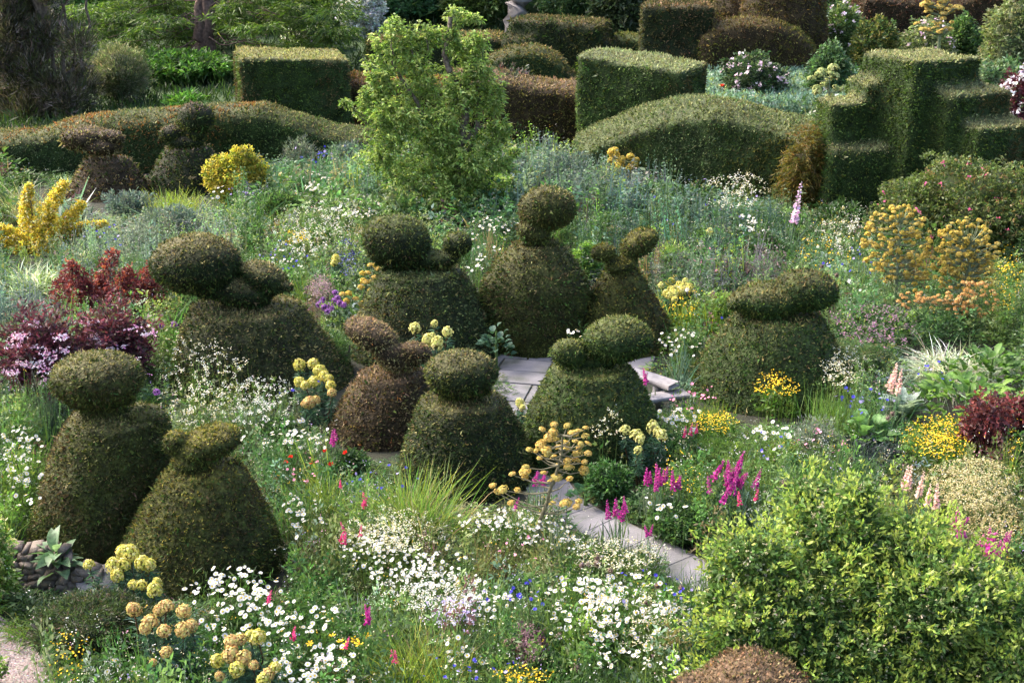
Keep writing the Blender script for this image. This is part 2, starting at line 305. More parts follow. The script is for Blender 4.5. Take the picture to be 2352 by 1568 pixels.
def topiary(label, vb, prof, lobes, tone, tip=TAN, lit_tip=.45, top='clipped_bird', hide=False, patches=None, yd=.92, flare=True):
    ub = .5 * (prof[-1][1] + prof[-1][2]); b = P(ub, vb); Yc = b[1]; s = scl(Yc); root = thing('yew_topiary', label, 'topiary', (b[0], b[1], 0), 'clipped yew topiary around the patio')
    tl = max(.038, .0027 * Yc)
    k0, k1 = prof[0], prof[-1]; prof = [(v, l * .55 + .45 * (k0[1] + (k1[1] - k0[1]) * (v - k0[0]) / (k1[0] - k0[0])), r * .55 + .45 * (k0[2] + (k1[2] - k0[2]) * (v - k0[0]) / (k1[0] - k0[0]))) for v, l, r in prof] if flare else prof
    rings = []
    for v, l, r in prof:
        z = float(Q(ub, v, Yc)[2]); x = float(Q(.5 * (l + r), v, Yc)[0]); rr = .5 * (r - l) / scl(Yc, z); rings.append((x, z, rr))
    z0 = rings[0][1]; r0 = rings[0]; rings = [(r0[0], z0 + .02, r0[2] * .3), (r0[0], z0 + .012, r0[2] * .93)] + rings + [(rings[-1][0], -.12, rings[-1][2] * 1.06)]
    a = np.arange(28) / 28 * 2 * math.pi; V = []
    for x, z, rr in rings: V += [(x + rr * math.cos(t), Yc + rr * yd * math.sin(t), z) for t in a]
    m = len(rings); f = [(i * 28 + j, (i + 1) * 28 + j, (i + 1) * 28 + (j + 1) % 28, i * 28 + (j + 1) % 28) for i in range(m - 1) for j in range(28)] + [tuple(range(28)), tuple(range((m - 1) * 28, m * 28))[::-1]]
    f[-2] = tuple(range(28)); 
    G = Geo(); yewskin(G, [(np.array(V), f)], tone, .04, 1, tl, tip, patches=patches, lit_tip=lit_tip); part('skirt', G, YEW, root)
    if lobes:
        pr = []
        for li, L_ in enumerate(lobes):
            u, v, ru, rv = L_[:4]; rot = math.radians(L_[4]) if len(L_) > 4 else 0; dp = L_[5] if len(L_) > 5 else .85
            c = Q(u, v, Yc); sc = scl(Yc, c[2]); ru *= 1.02; rv *= 1.05; c[1] -= (.1 if li and ru < 48 else 0); pr.append(ellip(c, (ru / sc, ru / sc * dp if ru < rv * 2.2 else rv / sc * 1.5, rv / sc), rot))
        G = Geo(); yewskin(G, pr, tone, .03, 1, tl * .88, tip, lit_tip=lit_tip + .15, noise=.018); part(top, G, YEW, root)
    for r in rings[-2:-1]: BLOCK.append((b[0], b[1], r[2] * .85))
    hw_ = (prof[-1][2] - prof[-1][1]) / 2; arc = [(ub - hw_ * math.cos(t) * 1.08, vb + 8 + hw_ * .33 * math.sin(t)) for t in np.linspace(.05, math.pi - .05, 9)]
    CLEAR.append([(l - 2, v) for v, l, r in prof if v < vb] + arc + [(r + 2, v) for v, l, r in prof[::-1] if v < vb])
    return root
topiary('tall dark yew topiary with a rounded cap, leftmost beside the stone wall', 1228, [(955, 168, 372), (1000, 134, 394), (1060, 102, 402), (1120, 82, 402), (1180, 72, 400), (1235, 66, 402)],
        [(222, 868, 104, 58), (228, 912, 80, 28), (240, 948, 52, 20), (338, 955, 34, 26)], 'olive', TAN)
topiary('broad olive yew topiary with a tilted oval crest, nearest above the foreground daisies', 1292, [(1068, 392, 545), (1090, 358, 574), (1150, 318, 612), (1210, 286, 640), (1260, 268, 656), (1300, 262, 662)],
        [(478, 1018, 76, 34, 16), (408, 1006, 28, 24, 20), (445, 1052, 44, 20)], 'olive', GOLD)
topiary('large dark yew topiary with a mushroom cap and pointed lobe behind the white cow parsley', 868, [(702, 442, 688), (740, 416, 720), (800, 400, 765), (850, 390, 800), (880, 385, 818)],
        [(450, 606, 103, 66), (470, 650, 90, 30, -16), (606, 636, 56, 32, -24), (562, 666, 66, 34, -8), (650, 652, 26, 11, -15), (565, 698, 55, 14)], 'dark', (.30, .25, .11), .6)
topiary('dark yew topiary with a domed head and small round tail, left of the patio centre', 800, [(618, 872, 1062), (660, 845, 1092), (710, 822, 1122), (770, 803, 1152), (810, 795, 1166)],
        [(912, 552, 78, 58, -12), (915, 592, 70, 24, -10), (1050, 556, 32, 25), (975, 594, 66, 22, -4), (1020, 590, 36, 18, 15)], 'dark', (.20, .22, .08), .55, patches=([(-.4, .2, BLUEG), (1, 9, BROWN)], .9))
topiary('egg-shaped dark yew topiary topped by a ball, at the back edge of the patio', 788, [(560, 1178, 1290), (600, 1140, 1322), (645, 1108, 1350), (690, 1102, 1354), (740, 1105, 1352), (795, 1110, 1350)],
        [(1256, 478, 65, 49), (1226, 530, 40, 26, -28), (1240, 556, 44, 14)], 'olive', TAN, .35, flare=False)
topiary('slim yew topiary with a raised oval wing and tiny ball, behind the bench', 785, [(614, 1395, 1462), (650, 1368, 1490), (700, 1336, 1518), (745, 1308, 1540), (790, 1285, 1560)],
        [(1468, 558, 46, 28, 30), (1385, 575, 28, 17, 10), (1408, 595, 20, 14, -30), (1428, 605, 34, 17, 15)], 'olive', GOLD, .35)
topiary('bright green yew topiary with two round balls in front of the bench', 1048, [(842, 1268, 1452), (890, 1240, 1480), (940, 1213, 1503), (985, 1202, 1513), (1055, 1196, 1520)],
        [(1418, 780, 77, 50), (1303, 804, 41, 30), (1362, 832, 58, 14)], 'green', (.22, .22, .07), .5, flare=False)
topiary('yew topiary with a long flat bird on top, rightmost beside the yellow flowers', 892, [(722, 1690, 1882), (760, 1655, 1908), (800, 1625, 1930), (850, 1594, 1948), (900, 1572, 1955)],
        [(1852, 666, 72, 46, -6), (1762, 688, 80, 38, 4), (1700, 684, 38, 18, 20), (1775, 708, 70, 14)], 'green', (.22, .17, .07), .4)
topiary('brown-tipped yew topiary with a long leaning bird head, left of the central dome', 988, [(857, 826, 972), (890, 797, 988), (940, 766, 1004), (990, 750, 1018)],
        [(852, 768, 66, 31, -27), (895, 808, 40, 28, -40), (958, 803, 36, 22, -12), (918, 822, 50, 27)], 'brown', (.30, .20, .12), .6)
topiary('squat yew topiary with a single smooth dome in the very centre', 1092, [(918, 970, 1162), (950, 950, 1184), (1000, 932, 1205), (1050, 920, 1222), (1100, 912, 1234)],
        [(1058, 856, 83, 48), (1058, 890, 70, 24)], 'dark', TAN, .5)
topiary('small far yew topiary with a cushion head and twin lobes at the left hedge', 445, [(364, 195, 298), (400, 174, 322), (435, 158, 344), (450, 152, 352)],
        [(195, 318, 53, 26), (258, 312, 29, 14, -14), (238, 335, 44, 20)], 'brown', (.24, .17, .13), .4)
topiary('small far yew topiary with a large ball over a little one, left of golden shrub', 432, [(338, 380, 482), (370, 358, 505), (400, 344, 522), (435, 332, 536)],
        [(450, 273, 42, 35), (396, 306, 28, 19), (428, 325, 42, 16), (450, 305, 24, 16)], 'dark', (.24, .17, .13), .4)
b = np.array([(1720 - UC) / F * 10.3, 8.1, 0]); root = thing('yew_topiary', 'top of a brownish clipped yew dome at the bottom edge under the big shrub', 'topiary', (b[0], b[1], 0), 'clipped yew topiary around the patio')
c = Q(1725, 1592, b[1]); sc = scl(b[1], c[2]); c2 = Q(1600, 1600, b[1]); G = Geo(); yewskin(G, [ellip(c, (130 / sc, .45, 80 / sc)), ellip(c2, (60 / sc, .3, 40 / sc)), boxp((b[0], b[1], c[2] / 2), (.35, .3, c[2] / 2))], 'brown', .04, 6, .03, (.3, .19, .12), lit_tip=.7); part('clipped_dome', G, YEW, root)

# ------------------------------------------------------------------ hedges
def hedge(name, label, prims, tone, Y, tip, patches=None, lit_tip=.5, voxel=.12, sm=2, dens=1.0, noise=.05):
    G = Geo(); tl = .0022 * Y; yewskin(G, prims, tone, voxel, sm, tl, tip, dens, patches, noise, lit_tip)
    c = np.mean([p[0].mean(0) for p in prims], 0); root = thing(name, label, 'hedge', (c[0], c[1], float(terr(c[1]))), 'clipped yew hedges')
    part('clipped_foliage', G, YEW, root); return root
def line_hedge(pts, Y, depth, yaw_lean=0, botv=None):            # pts: (u, vtop) ; rounded wall made of overlapping ellipsoid-topped boxes
    pr = []; pts = np.array(pts, float); us = np.linspace(pts[0, 0], pts[-1, 0], int(max(4, (pts[-1, 0] - pts[0, 0]) / 14)))
    Ys = np.broadcast_to(Y, ()) if np.ndim(Y) == 0 else None
    for u in us:
        v = np.interp(u, pts[:, 0], pts[:, 1]); yy_ = float(Y) if np.ndim(Y) == 0 else float(np.interp(u, [pts[0, 0], pts[-1, 0]], Y))
        c = Q(u, v, yy_); s = scl(yy_, c[2]); hw = 18 / s; g = float(terr(yy_)); r = min(depth, .6)
        pr.append(ellip((c[0], c[1], c[2] - r * .55), (hw * 1.6, depth, r * .62), sub=ICO2)); hz = (c[2] - r * .6 - g) / 2 + .1
        pr.append(boxp((c[0], c[1], g + hz - .1), (hw * 1.1, depth, hz)))
    return pr
ICO2 = icos(2)
RUST, MOSS = (.34, .14, .045), (.11, .17, .05)
def boxpx(u, vtop, Y, hw, hd, yaw, taper=.97, topcut=0.0, lift=0):  # block with its top centre at the pixel
    c = Q(u, vtop, Y); g = float(terr(Y)); hz = (c[2] - g) / 2 + .15; return boxp((c[0], Y, c[2] - hz), (hw, hd, hz), yaw, taper, topcut)
hedge('yew_hedge', 'long low hedge mottled rust and green behind the two small topiaries at left', line_hedge([(-60, 300), (0, 302), (110, 296), (150, 282), (230, 264), (400, 250), (500, 240), (600, 240), (680, 262), (760, 290), (840, 300)], (33.6, 34.6), .8),
      'mix', 33, TAN, ([(-9, -.5, MOSS), (-.5, .1, (.07, .075, .02)), (.1, .9, RUST), (.9, 9, BLUEG)], .42), .5)
b = Q(670, 126, 37.0)
hedge('yew_hedge', 'big square green hedge block with a golden flat top, upper left', [boxpx(668, 122, 37.0, 1.55, 1.3, .25, .96, -.05), boxpx(650, 262, 36.4, 1.5, 1.0, .2, .7)], 'mix', 36.5, (.38, .35, .15), ([(-9, -.6, BROWN), (.1, 9, (.07, .12, .02))], .9), .98)
hedge('yew_hedge', 'low rusty hedge joining the square block to the pear tree', line_hedge([(780, 166), (850, 170), (900, 178), (1060, 182)], 38, .8), 'brown', 38, ORANGE, ([(-9, 0, OLIVE), (0, 9, RUST)], .6), .6)
hedge('yew_hedge', 'mid height hedge with a pinkish top right of the pear tree', line_hedge([(1050, 160), (1115, 158), (1200, 176), (1290, 188), (1350, 190)], 36, .9), 'brown', 36, (.33, .23, .14), ([(-9, -.2, (.09, .085, .015)), (-.2, .7, (.13, .13, .03)), (.7, 9, (.20, .13, .05))], .7), .8)
hedge('yew_hedge', 'large square green hedge block with a sloping grey-green top, right of centre', [boxpx(1478, 134, 34.6, 1.5, 1.15, -.42, .97, -.16)], 'green', 35, (.30, .32, .16), ([(-9, -.7, BROWN), (.5, 9, MOSS)], .8), .98)
hedge('yew_hedge', 'rolling humped hedge below the poppy bed at right', line_hedge([(1350, 310), (1400, 285), (1450, 262), (1520, 240), (1570, 230), (1640, 226), (1700, 238), (1780, 262), (1860, 280), (1930, 285)], (32.6, 29.8), 1.25), 'mix', 31, (.27, .28, .13),
      ([(-9, -.6, (.07, .07, .015)), (-.3, .4, (.055, .09, .02)), (.6, 9, BLUEG)], .55), .55)
hedge('yew_hedge', 'stepped throne-shaped green hedge with flat tiers at upper right', [
    boxpx(2118, 126, 28.6, 1.0, .85, .5, .98), boxpx(2080, 180, 28.9, 1.2, .7, .1, .97), boxpx(1926, 228, 28.4, .36, .55, .1, .96), boxpx(2195, 200, 28.3, .95, .8, .5, .97), boxpx(2255, 276, 27.9, .9, .8, .5, .97), boxpx(2040, 330, 28.4, 1.7, .7, .1, .92)],
      'green', 29, (.32, .31, .15), ([(-9, -.8, BROWN), (.3, 9, (.06, .10, .02))], .7), .98, dens=1.1, noise=.04, sm=1)
# rear hedges
hedge('yew_hedge', 'dark flat-topped hedge half hidden behind the pear tree crown', [boxpx(930, 88, 52, 1.5, 1.3, .1, .96), boxpx(1050, 78, 50, 1.7, 1.3, -.15, .96), boxpx(1100, 90, 50, 1.1, 1.2, -.1, .96)], 'dark', 50, (.34, .24, .10), ([(-9, 0, DARKG)], .6), .6, voxel=.16)
hedge('yew_hedge', 'tall dark trapezoid hedge by the smooth grey tree trunk', [boxpx(1290, 44, 50, 1.9, 1.5, -.3, .9, -.05), boxpx(1190, 84, 49.5, .8, 1.2, 0, .8), boxpx(1370, 90, 49.5, .9, 1.2, 0, .6)], 'dark', 50, (.2, .14, .07), ([(-9, .2, DARKG), (.2, 9, (.075, .07, .02))], .5), .4, voxel=.16)
hedge('yew_hedge', 'small rounded olive hedge mound below the dark trapezoid hedge', line_hedge([(1145, 122), (1180, 106), (1230, 103), (1275, 125), (1300, 165)], 46, .9), 'mix', 46, (.25, .18, .07), ([(-9, 0, (.09, .09, .02))], .5), .5, voxel=.16)
hedge('yew_hedge', 'low green hedge mound between the dark rear blocks', line_hedge([(1380, 95), (1420, 76), (1480, 78), (1530, 95), (1560, 125)], 51, .9), 'mix', 51, (.22, .2, .06), ([(-9, .3, (.07, .10, .02)), (.3, 9, BROWN)], .5), .5, voxel=.16)
hedge('yew_hedge', 'tall slender brown-green hedge tower at the top right of centre', [boxpx(1556, 8, 46, 1.25, 1.1, -.1, .97), boxpx(1570, 110, 45.5, 1.7, 1.0, -.1, .7)], 'dark', 46, (.26, .16, .09), ([(-9, .2, (.06, .055, .02)), (.2, 9, (.09, .055, .03))], .4), .4, voxel=.16)
hedge('yew_hedge', 'rounded hedge mound half olive half brown beside the tower', line_hedge([(1620, 66), (1660, 48), (1720, 42), (1770, 40), (1810, 55), (1850, 100)], 45.5, 1.0), 'brown', 45.5, (.2, .17, .05), ([(-9, -.1, (.09, .10, .02)), (-.1, 9, (.085, .05, .03))], .35), .4, voxel=.16)
hedge('yew_hedge', 'tall egg-shaped brown hedge cone at the top edge', [ellip(Q(1795, 90, 46.5), (1.55, 1.4, 3.2), sub=ICO3), ellip(Q(1740, 10, 49), (1.7, 1.4, 1.5), sub=ICO3)], 'brown', 46.5, (.16, .10, .04), ([(-9, .3, (.085, .05, .025)), (.3, 9, (.08, .07, .02))], .5), .3, voxel=.16)
hedge('yew_hedge', 'dusky purple-brown hedge at the top right edge', line_hedge([(1990, -20), (2060, -10), (2120, -10), (2180, 0), (2240, -25), (2400, -30)], 53, 1.0), 'brown', 53, (.1, .05, .03), ([(-9, 9, (.075, .035, .028))], .5), .3, voxel=.16)
for u, v, Y, r in ((2118, 128, 28.6, 1.5), (2235, 275, 27.9, 1.3), (2000, 300, 28.4, 1.3), (1940, 300, 28.6, 1), (1478, 134, 34.6, 2.0), (668, 122, 37, 2.2), (1530, 300, 31.3, 1.1), (1620, 300, 31.0, 1.2), (1700, 300, 30.6, 1.2), (1780, 300, 30.3, 1.2), (1850, 300, 30.1, 1.2)): q = Q(u, v, Y); BLOCK.append((q[0], q[1], r))
CLEAR += [[(1335, 125), (1615, 170), (1700, 235), (1890, 285), (1990, 120), (2235, 130), (2335, 270), (2335, 350), (2080, 380), (1990, 440), (1900, 430), (1840, 445), (1700, 435), (1600, 412), (1450, 355), (1340, 335)],
          [(0, 310), (230, 270), (530, 240), (540, 120), (800, 120), (830, 310), (700, 345), (500, 335), (350, 400), (345, 400), (170, 395), (100, 375), (0, 365)]]

# ------------------------------------------------------------------ crowns, shrubs, trees
def crown_pts(c, r, n, seed, lump=.28, shell=.35, freq=2.2):
    d = rdir(n); f = 1 - shell * R.random(n) ** 1.6; k = 1 - lump / 2 + lump * (fbm(d + seed, freq, seed) - .4) * 2.2
    return np.array(c) + d * np.array(r) * (f * k)[:, None], d
def bush(name, label, cat, u, vb, vt, wpx, cols, wts, n, k, L, W, depth=.9, lump=.35, up=.35, spread=.8, droop=.15, group=None, stemcol=None, core=True, flowers=None, Y=None, freq=2.4, fname='foliage', a=.22, shell=.35, blobs=None):
    b = P(u, vb) if Y is None else Q(u, vb, Y); g = float(terr(b[1])); zt = float(Q(u, vt, b[1])[2]); s = scl(b[1], zt / 2 + g / 2); rx = wpx / s / 2; rz = max(.15, (zt - g) / 2)
    root = thing(name, label, cat, (b[0], b[1], g), group); seed = int(R.integers(1, 90)); G = Geo(); c = (b[0], b[1], g + rz * 1.02)
    lst = [(c, (rx, rx * depth, rz))] if blobs is None else [((b[0] + dx * rx, b[1] + dy * rx, g + (1 + dz) * rz), (rx * q, rx * q * depth, rz * qz)) for dx, dy, dz, q, qz in blobs]
    tot = sum(q[1][0] * q[1][2] for q in lst)
    for cc, rr in lst:
        m = max(20, int(n * rr[0] * rr[2] / tot)); p, d = crown_pts(cc, rr, m, seed, lump, shell, freq); ok = p[:, 2] > g + .02; p, d = p[ok], d[ok]
        cl = pal(cols, wts, len(p)); f = vnoise(p, 2.2 / max(rx, .5), seed)[:, None]; cl = cl * (.8 + .45 * f); shoots(G, p, d, k, L, W, vary(cl, len(p), .12, .05), spread, up, droop, a=a)
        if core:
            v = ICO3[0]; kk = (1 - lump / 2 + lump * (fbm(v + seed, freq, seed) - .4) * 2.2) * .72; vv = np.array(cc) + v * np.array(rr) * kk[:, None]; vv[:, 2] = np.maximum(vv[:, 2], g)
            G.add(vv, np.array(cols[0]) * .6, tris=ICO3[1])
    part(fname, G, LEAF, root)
    S = Geo()
    for i in range(5): tube(S, wob((b[0] + R.normal() * .04, b[1] + R.normal() * .04, g), (b[0] + R.normal() * rx * .4, b[1] + R.normal() * rx * .3, g + rz * 1.3), 5, .03), np.linspace(.03, .008, 5) * (1 + rx * .5))
    part('stem', S, BARK, root)
    if flowers:
        fl, cnt, fc, fs = flowers; FG = Geo(); p, d = crown_pts(c, np.array((rx, rx * depth, rz)) * 1.02, cnt * 2, seed, lump, .04, freq); p, d = p[(d[:, 1] < .3) & (d[:, 2] > -.2)], d[(d[:, 1] < .3) & (d[:, 2] > -.2)]
        shoots(FG, p, d, 5, fs, fs * .9, np.array(fc), .8, .2); part(fl, FG, PETAL, root, kind='stuff')
    if Y is None or b[1] < 40: BLOCK.append((b[0], b[1], rx * .7))
    return root
def limb_tree(name, label, cat, base, segs, Gl, mat=BARK, crown_name='crown', group=None):
    root = thing(name, label, cat, base, group); S = Geo()
    for pts, r0, r1 in segs: pts = np.array(pts); tube(S, pts, np.linspace(r0, r1, len(pts)), sides=8)
    part('trunk', S, mat, root)
    if Gl is not None: part(crown_name, Gl, LEAF, root)
    return root

# pear tree in the middle
Yp = float(P(1020, 505)[1]); s = scl(Yp, 2)
def pq(u, v, dy=0): return Q(u, v, Yp + dy)
segs = []
def limb(pts, r0, r1, sub=4):
    a = np.array([pq(*p) for p in pts]); t = np.linspace(0, len(a) - 1, (len(a) - 1) * sub + 1); o = np.stack([np.interp(t, range(len(a)), a[:, i]) for i in range(3)], 1)
    r0 *= .7; r1 *= .8; o[1:-1] = o[:-2] * .25 + o[1:-1] * .5 + o[2:] * .25; o[1:-1] += R.normal(size=o[1:-1].shape) * .02; segs.append((o, r0, r1)); return o
limb([(1042, 520), (1050, 440), (1058, 380), (1050, 335)], .17, .13); limb([(1050, 335), (1075, 270), (1060, 210), (1020, 140), (1030, 90), (1035, 40)], .13, .06)
limb([(1058, 380), (1020, 330), (985, 290), (950, 220), (900, 140)], .11, .04); limb([(1050, 340), (1075, 320), (1090, 295), (1120, 292)], .08, .04); limb([(1050, 380), (1090, 330), (1100, 230), (1090, 170)], .09, .03)
limb([(1040, 460), (980, 440), (900, 400), (860, 360)], .05, .02); limb([(1060, 430), (1110, 400), (1160, 370), (1190, 345)], .04, .015); limb([(1060, 210), (1085, 180), (1105, 160)], .06, .03); limb([(870, 290), (830, 262), (790, 232)], .02, .008)
G = Geo(); pearcol = ([(.18, .27, .06), (.29, .38, .10), (.11, .18, .04), (.38, .46, .15)], (4, 4, 2.4, 2))
blobs = [(920, 110, 62, 60), (985, 85, 40, 35), (1075, 120, 45, 45), (870, 180, 45, 60), (960, 190, 85, 70), (1060, 210, 60, 60), (1120, 230, 45, 60), (900, 270, 75, 60), (1000, 290, 95, 70), (1110, 330, 60, 45), (880, 350, 55, 50), (960, 400, 95, 60), (1070, 420, 75, 50), (1150, 375, 35, 22),
         (930, 470, 70, 45), (1010, 490, 65, 45), (1048, 38, 28, 20), (1085, 42, 20, 10), (1030, 75, 26, 14), (1040, 105, 26, 18), (1098, 165, 40, 30), (850, 230, 30, 25), (795, 236, 12, 8), (835, 262, 15, 10), (1180, 350, 16, 8), (1095, 95, 30, 25), (905, 60, 20, 22), (1140, 300, 30, 30), (1050, 400, 55, 55), (1040, 460, 65, 45), (1010, 345, 55, 45), (1085, 370, 45, 40), (1050, 505, 70, 30)]
for i, (u, v, a, b_) in enumerate(blobs):
    c = pq(u, v, R.uniform(-.3, .3) - (.35 if i > 28 else 0)); sc = scl(Yp, c[2]); n = int(18 + a * b_ / 17); p, d = crown_pts(c, (a / sc * 1.08, min(a / sc, 1.0) * .6, b_ / sc * 1.05), n, i, .9, .5, 3.6)
    cl = pal(*pearcol, n); shoots(G, p, d, 8, .085, .042, cl, .95, .15, .35, a=.25)
for u0, v0, u1, v1 in ((905, 130, 898, 62), (870, 150, 862, 90), (985, 120, 975, 55), (1048, 60, 1040, 18), (1040, 60, 1090, 38), (1110, 170, 1105, 90), (950, 130, 935, 70), (1140, 240, 1160, 190), (850, 250, 830, 205), (1140, 330, 1175, 300), (1150, 380, 1195, 345), (850, 290, 795, 235)):
    t = R.random(26); c = pq(u0 + (u1 - u0) * t, v0 + (v1 - v0) * t); segs.append((wob(pq(u0, v0), pq(u1, v1), 4, .02), .02, .006)); shoots(G, c, rdir(26), 6, .085, .04, pal(*pearcol, 26), .8, .4, .3, a=.2)
b = P(1042, 512); limb_tree('pear_tree', 'old gnarled pear tree with lime green leaves in the middle of the garden', 'tree', (b[0], b[1], 0), segs, G); BLOCK.append((b[0], b[1], .5))

# rear trees and shrubs
def qtree(name, label, u, vb, Y, trunkseg, crown, cols, wts, k, L, W, mat=BARK, spread=.6, up=0, droop=.3, flat=1.0):
    base = Q(u, vb, Y); g = float(terr(Y)); segs_ = []
    for pts, r0, r1 in trunkseg: a = np.array([Q(p[0], p[1], Y + (p[2] if len(p) > 2 else 0)) for p in pts]); a = np.concatenate([wob(a[i], a[i + 1], 5, .11)[:-1] for i in range(len(a) - 1)] + [a[-1:]]); segs_.append((a, r0, r1))
    G = Geo()
    for i, (cu, cv, a, b_, n, dy) in enumerate(crown):
        c = Q(cu, cv, Y + dy); sc = scl(Y + dy, c[2]); p, d = crown_pts(c, (a / sc, a / sc * .8, b_ / sc), n, i + 3, .5, .8, 2.5); d = d * np.array([1, 1, flat]); shoots(G, p, nrm(d), k, L, W, pal(cols, wts, n), spread, up, droop, seg=0, a=.25)
    return limb_tree(name, label, 'tree', (base[0], Y, g), segs_, G if crown else None, mat)
# larch-like conifer
br = [([(455, 150), (462, 60), (465, -120)], .32, .2), ([(478, 165), (482, 60), (476, -120)], .28, .2)]
for i in range(34):
    v = R.uniform(-60, 130); sd_ = R.choice([-1, 1]); u0 = 468; br.append(([(u0, v, 0), (u0 + sd_ * R.uniform(40, 90), v + R.uniform(-12, 10), R.uniform(-1, 1)), (u0 + sd_ * R.uniform(120, 260), v + R.uniform(-10, 55), R.uniform(-2, 2))], .035, .008))
cr = [(R.uniform(190, 790), R.uniform(-60, 195), R.uniform(40, 85), R.uniform(8, 18), 110, R.uniform(-4, 3.0)) for _ in range(120)]
cr = [c if abs(c[0] - 468) > 30 + c[2] * .35 or c[1] > 150 else (c[0], c[1], c[2], c[3], c[4], abs(c[5]) + 1.6) for c in cr]
qtree('larch_tree', 'feathery green larch with two dark reddish trunks at the top left', 465, 175, 50, br, cr, [(.07, .13, .02), (.12, .19, .03), (.04, .08, .018)], (4, 3, 3), 4, .21, .05, mat=noise_mat('reddish_bark', (.05, .03, .025), (.17, .11, .09), 9, .9, .9), spread=.45, up=-.05, droop=.4, flat=.3)
cr = [(60 + R.normal() * 75, R.uniform(-80, 270), R.uniform(30, 55), R.uniform(40, 70), 190, R.uniform(-1, 1)) for _ in range(52)] + [(200, 200, 35, 50, 160, 0), (30, 260, 60, 40, 160, 0), (150, 240, 50, 45, 160, 0)]
cr = [c for c in cr if -60 < c[0] < 215]
br = [([(120, 300), (110, 200), (95, 80), (90, -100)], .25, .12)] + [([(115, 290), (80 + i * 22, 160), (40 + i * 32, -20)], .1, .03) for i in range(6)]
qtree('cypress_tree', 'tall greyish brown cypress with upswept twiggy branches at the left edge', 110, 300, 41, br, cr, [(.06, .062, .035), (.12, .10, .085), (.055, .07, .025), (.17, .145, .14)], (4, 3, 3, 1.4), 6, .22, .035, spread=.35, up=.9, droop=.1)
bush('broom_shrub', 'soft grey-green feathery shrub right of the cypress', 'shrub', 280, 245, 105, 150, [(.15, .17, .09), (.09, .12, .05), (.24, .23, .16)], (3, 3, 1.5), 2200, 5, .17, .022, Y=43, up=.7, spread=.4, lump=.4)
bush('fern', 'bright green fern tuft on the bank above the rusty hedge', 'fern', 430, 252, 222, 75, [(.08, .19, .03)], (1,), 120, 6, .3, .07, Y=41.5, up=.6, core=False)
qtree('smooth_barked_tree', 'thick smooth grey tree trunk rising behind the dark hedges', 1190, 130, 57, [([(1180, 125), (1188, 60), (1198, 0), (1205, -130)], .62, .42)], [(1200, -120, 60, 40, 300, 0)], [(.05, .09, .02)], (1,), 5, .2, .12, mat=SMOOTHBARK)
bush('blossom_shrub', 'tall shrub smothered in white blossom at the top', 'shrub', 832, 130, -30, 118, [(.75, .75, .78), (.6, .6, .65), (.2, .24, .18)], (4, 2, 1.4), 2600, 5, .12, .08, Y=57, lump=.4, freq=3)
bush('blossom_shrub', 'low spreading shrub of sparse white blossom above the square block', 'shrub', 725, 150, 60, 160, [(.7, .7, .72), (.10, .16, .04), (.16, .22, .06)], (1.6, 3, 2), 1800, 5, .12, .07, Y=54, lump=.5, freq=3)
backs = [(310, -40, 110, 320, (.03, .075, .015), 'dark green leafy shrub mass behind the larch'), (560, -60, 190, 330, (.025, .07, .012), 'shadowy green thicket under the larch branches'), (420, 120, 240, 260, (.045, .10, .018), 'low rough green bank of ferns above the rusty hedge'),
         (960, -30, 95, 190, (.03, .075, .03), 'dark ferny bank behind the pear crown'), (1090, -60, 110, 160, (.05, .08, .02), 'olive leafy shrub left of the smooth trunk'), (1320, -40, 90, 170, (.035, .065, .025), 'dark green shrub behind the trapezoid hedge'),
         (1420, -50, 110, 150, (.03, .045, .02), 'very dark thicket left of the hedge tower'), (1650, -60, 90, 150, (.04, .07, .02), 'dark leafy gap filler right of the hedge tower'), (780, -80, 120, 200, (.08, .15, .02), 'bright green foliage left of the white blossom')]
for i, (u, vt, vb, wd, c, lb) in enumerate(backs):
    bush('background_shrub', lb, 'shrub', u, vb, vt, wd, [tuple(np.array(c) * 1.5), tuple(np.array(c) * 2.3), tuple(np.array(c) * .9)], (3, 2, 2), 2000, 5, .22, .09, Y=(61, 60, 47, 62, 60, 59, 57, 50, 62)[i], lump=.4, group='woodland shrubs at the back', freq=3)
G = Geo(); n = 16000; u = R.uniform(-500, 2800, n); Yv = R.uniform(60, 74, n); g = terr(Yv); x = (u - UC) / F * Yv; z = g + R.random(n) ** .8 * 9
p = np.stack([x, Yv, z], 1); cl = pal([(.03, .07, .02), (.06, .11, .03), (.045, .06, .03)], (3, 2, 2), n); shoots(G, p, np.tile([0, -.6, .2], (n, 1)), 3, .6, .34, cl * (.9 + 1.3 * vnoise(p, .25, 4)[:, None]), .7, seg=0)
tag(ob('woodland', G.mesh('woodland', LEAF)), 'dark woodland foliage closing the view at the top', 'woodland', kind='stuff')

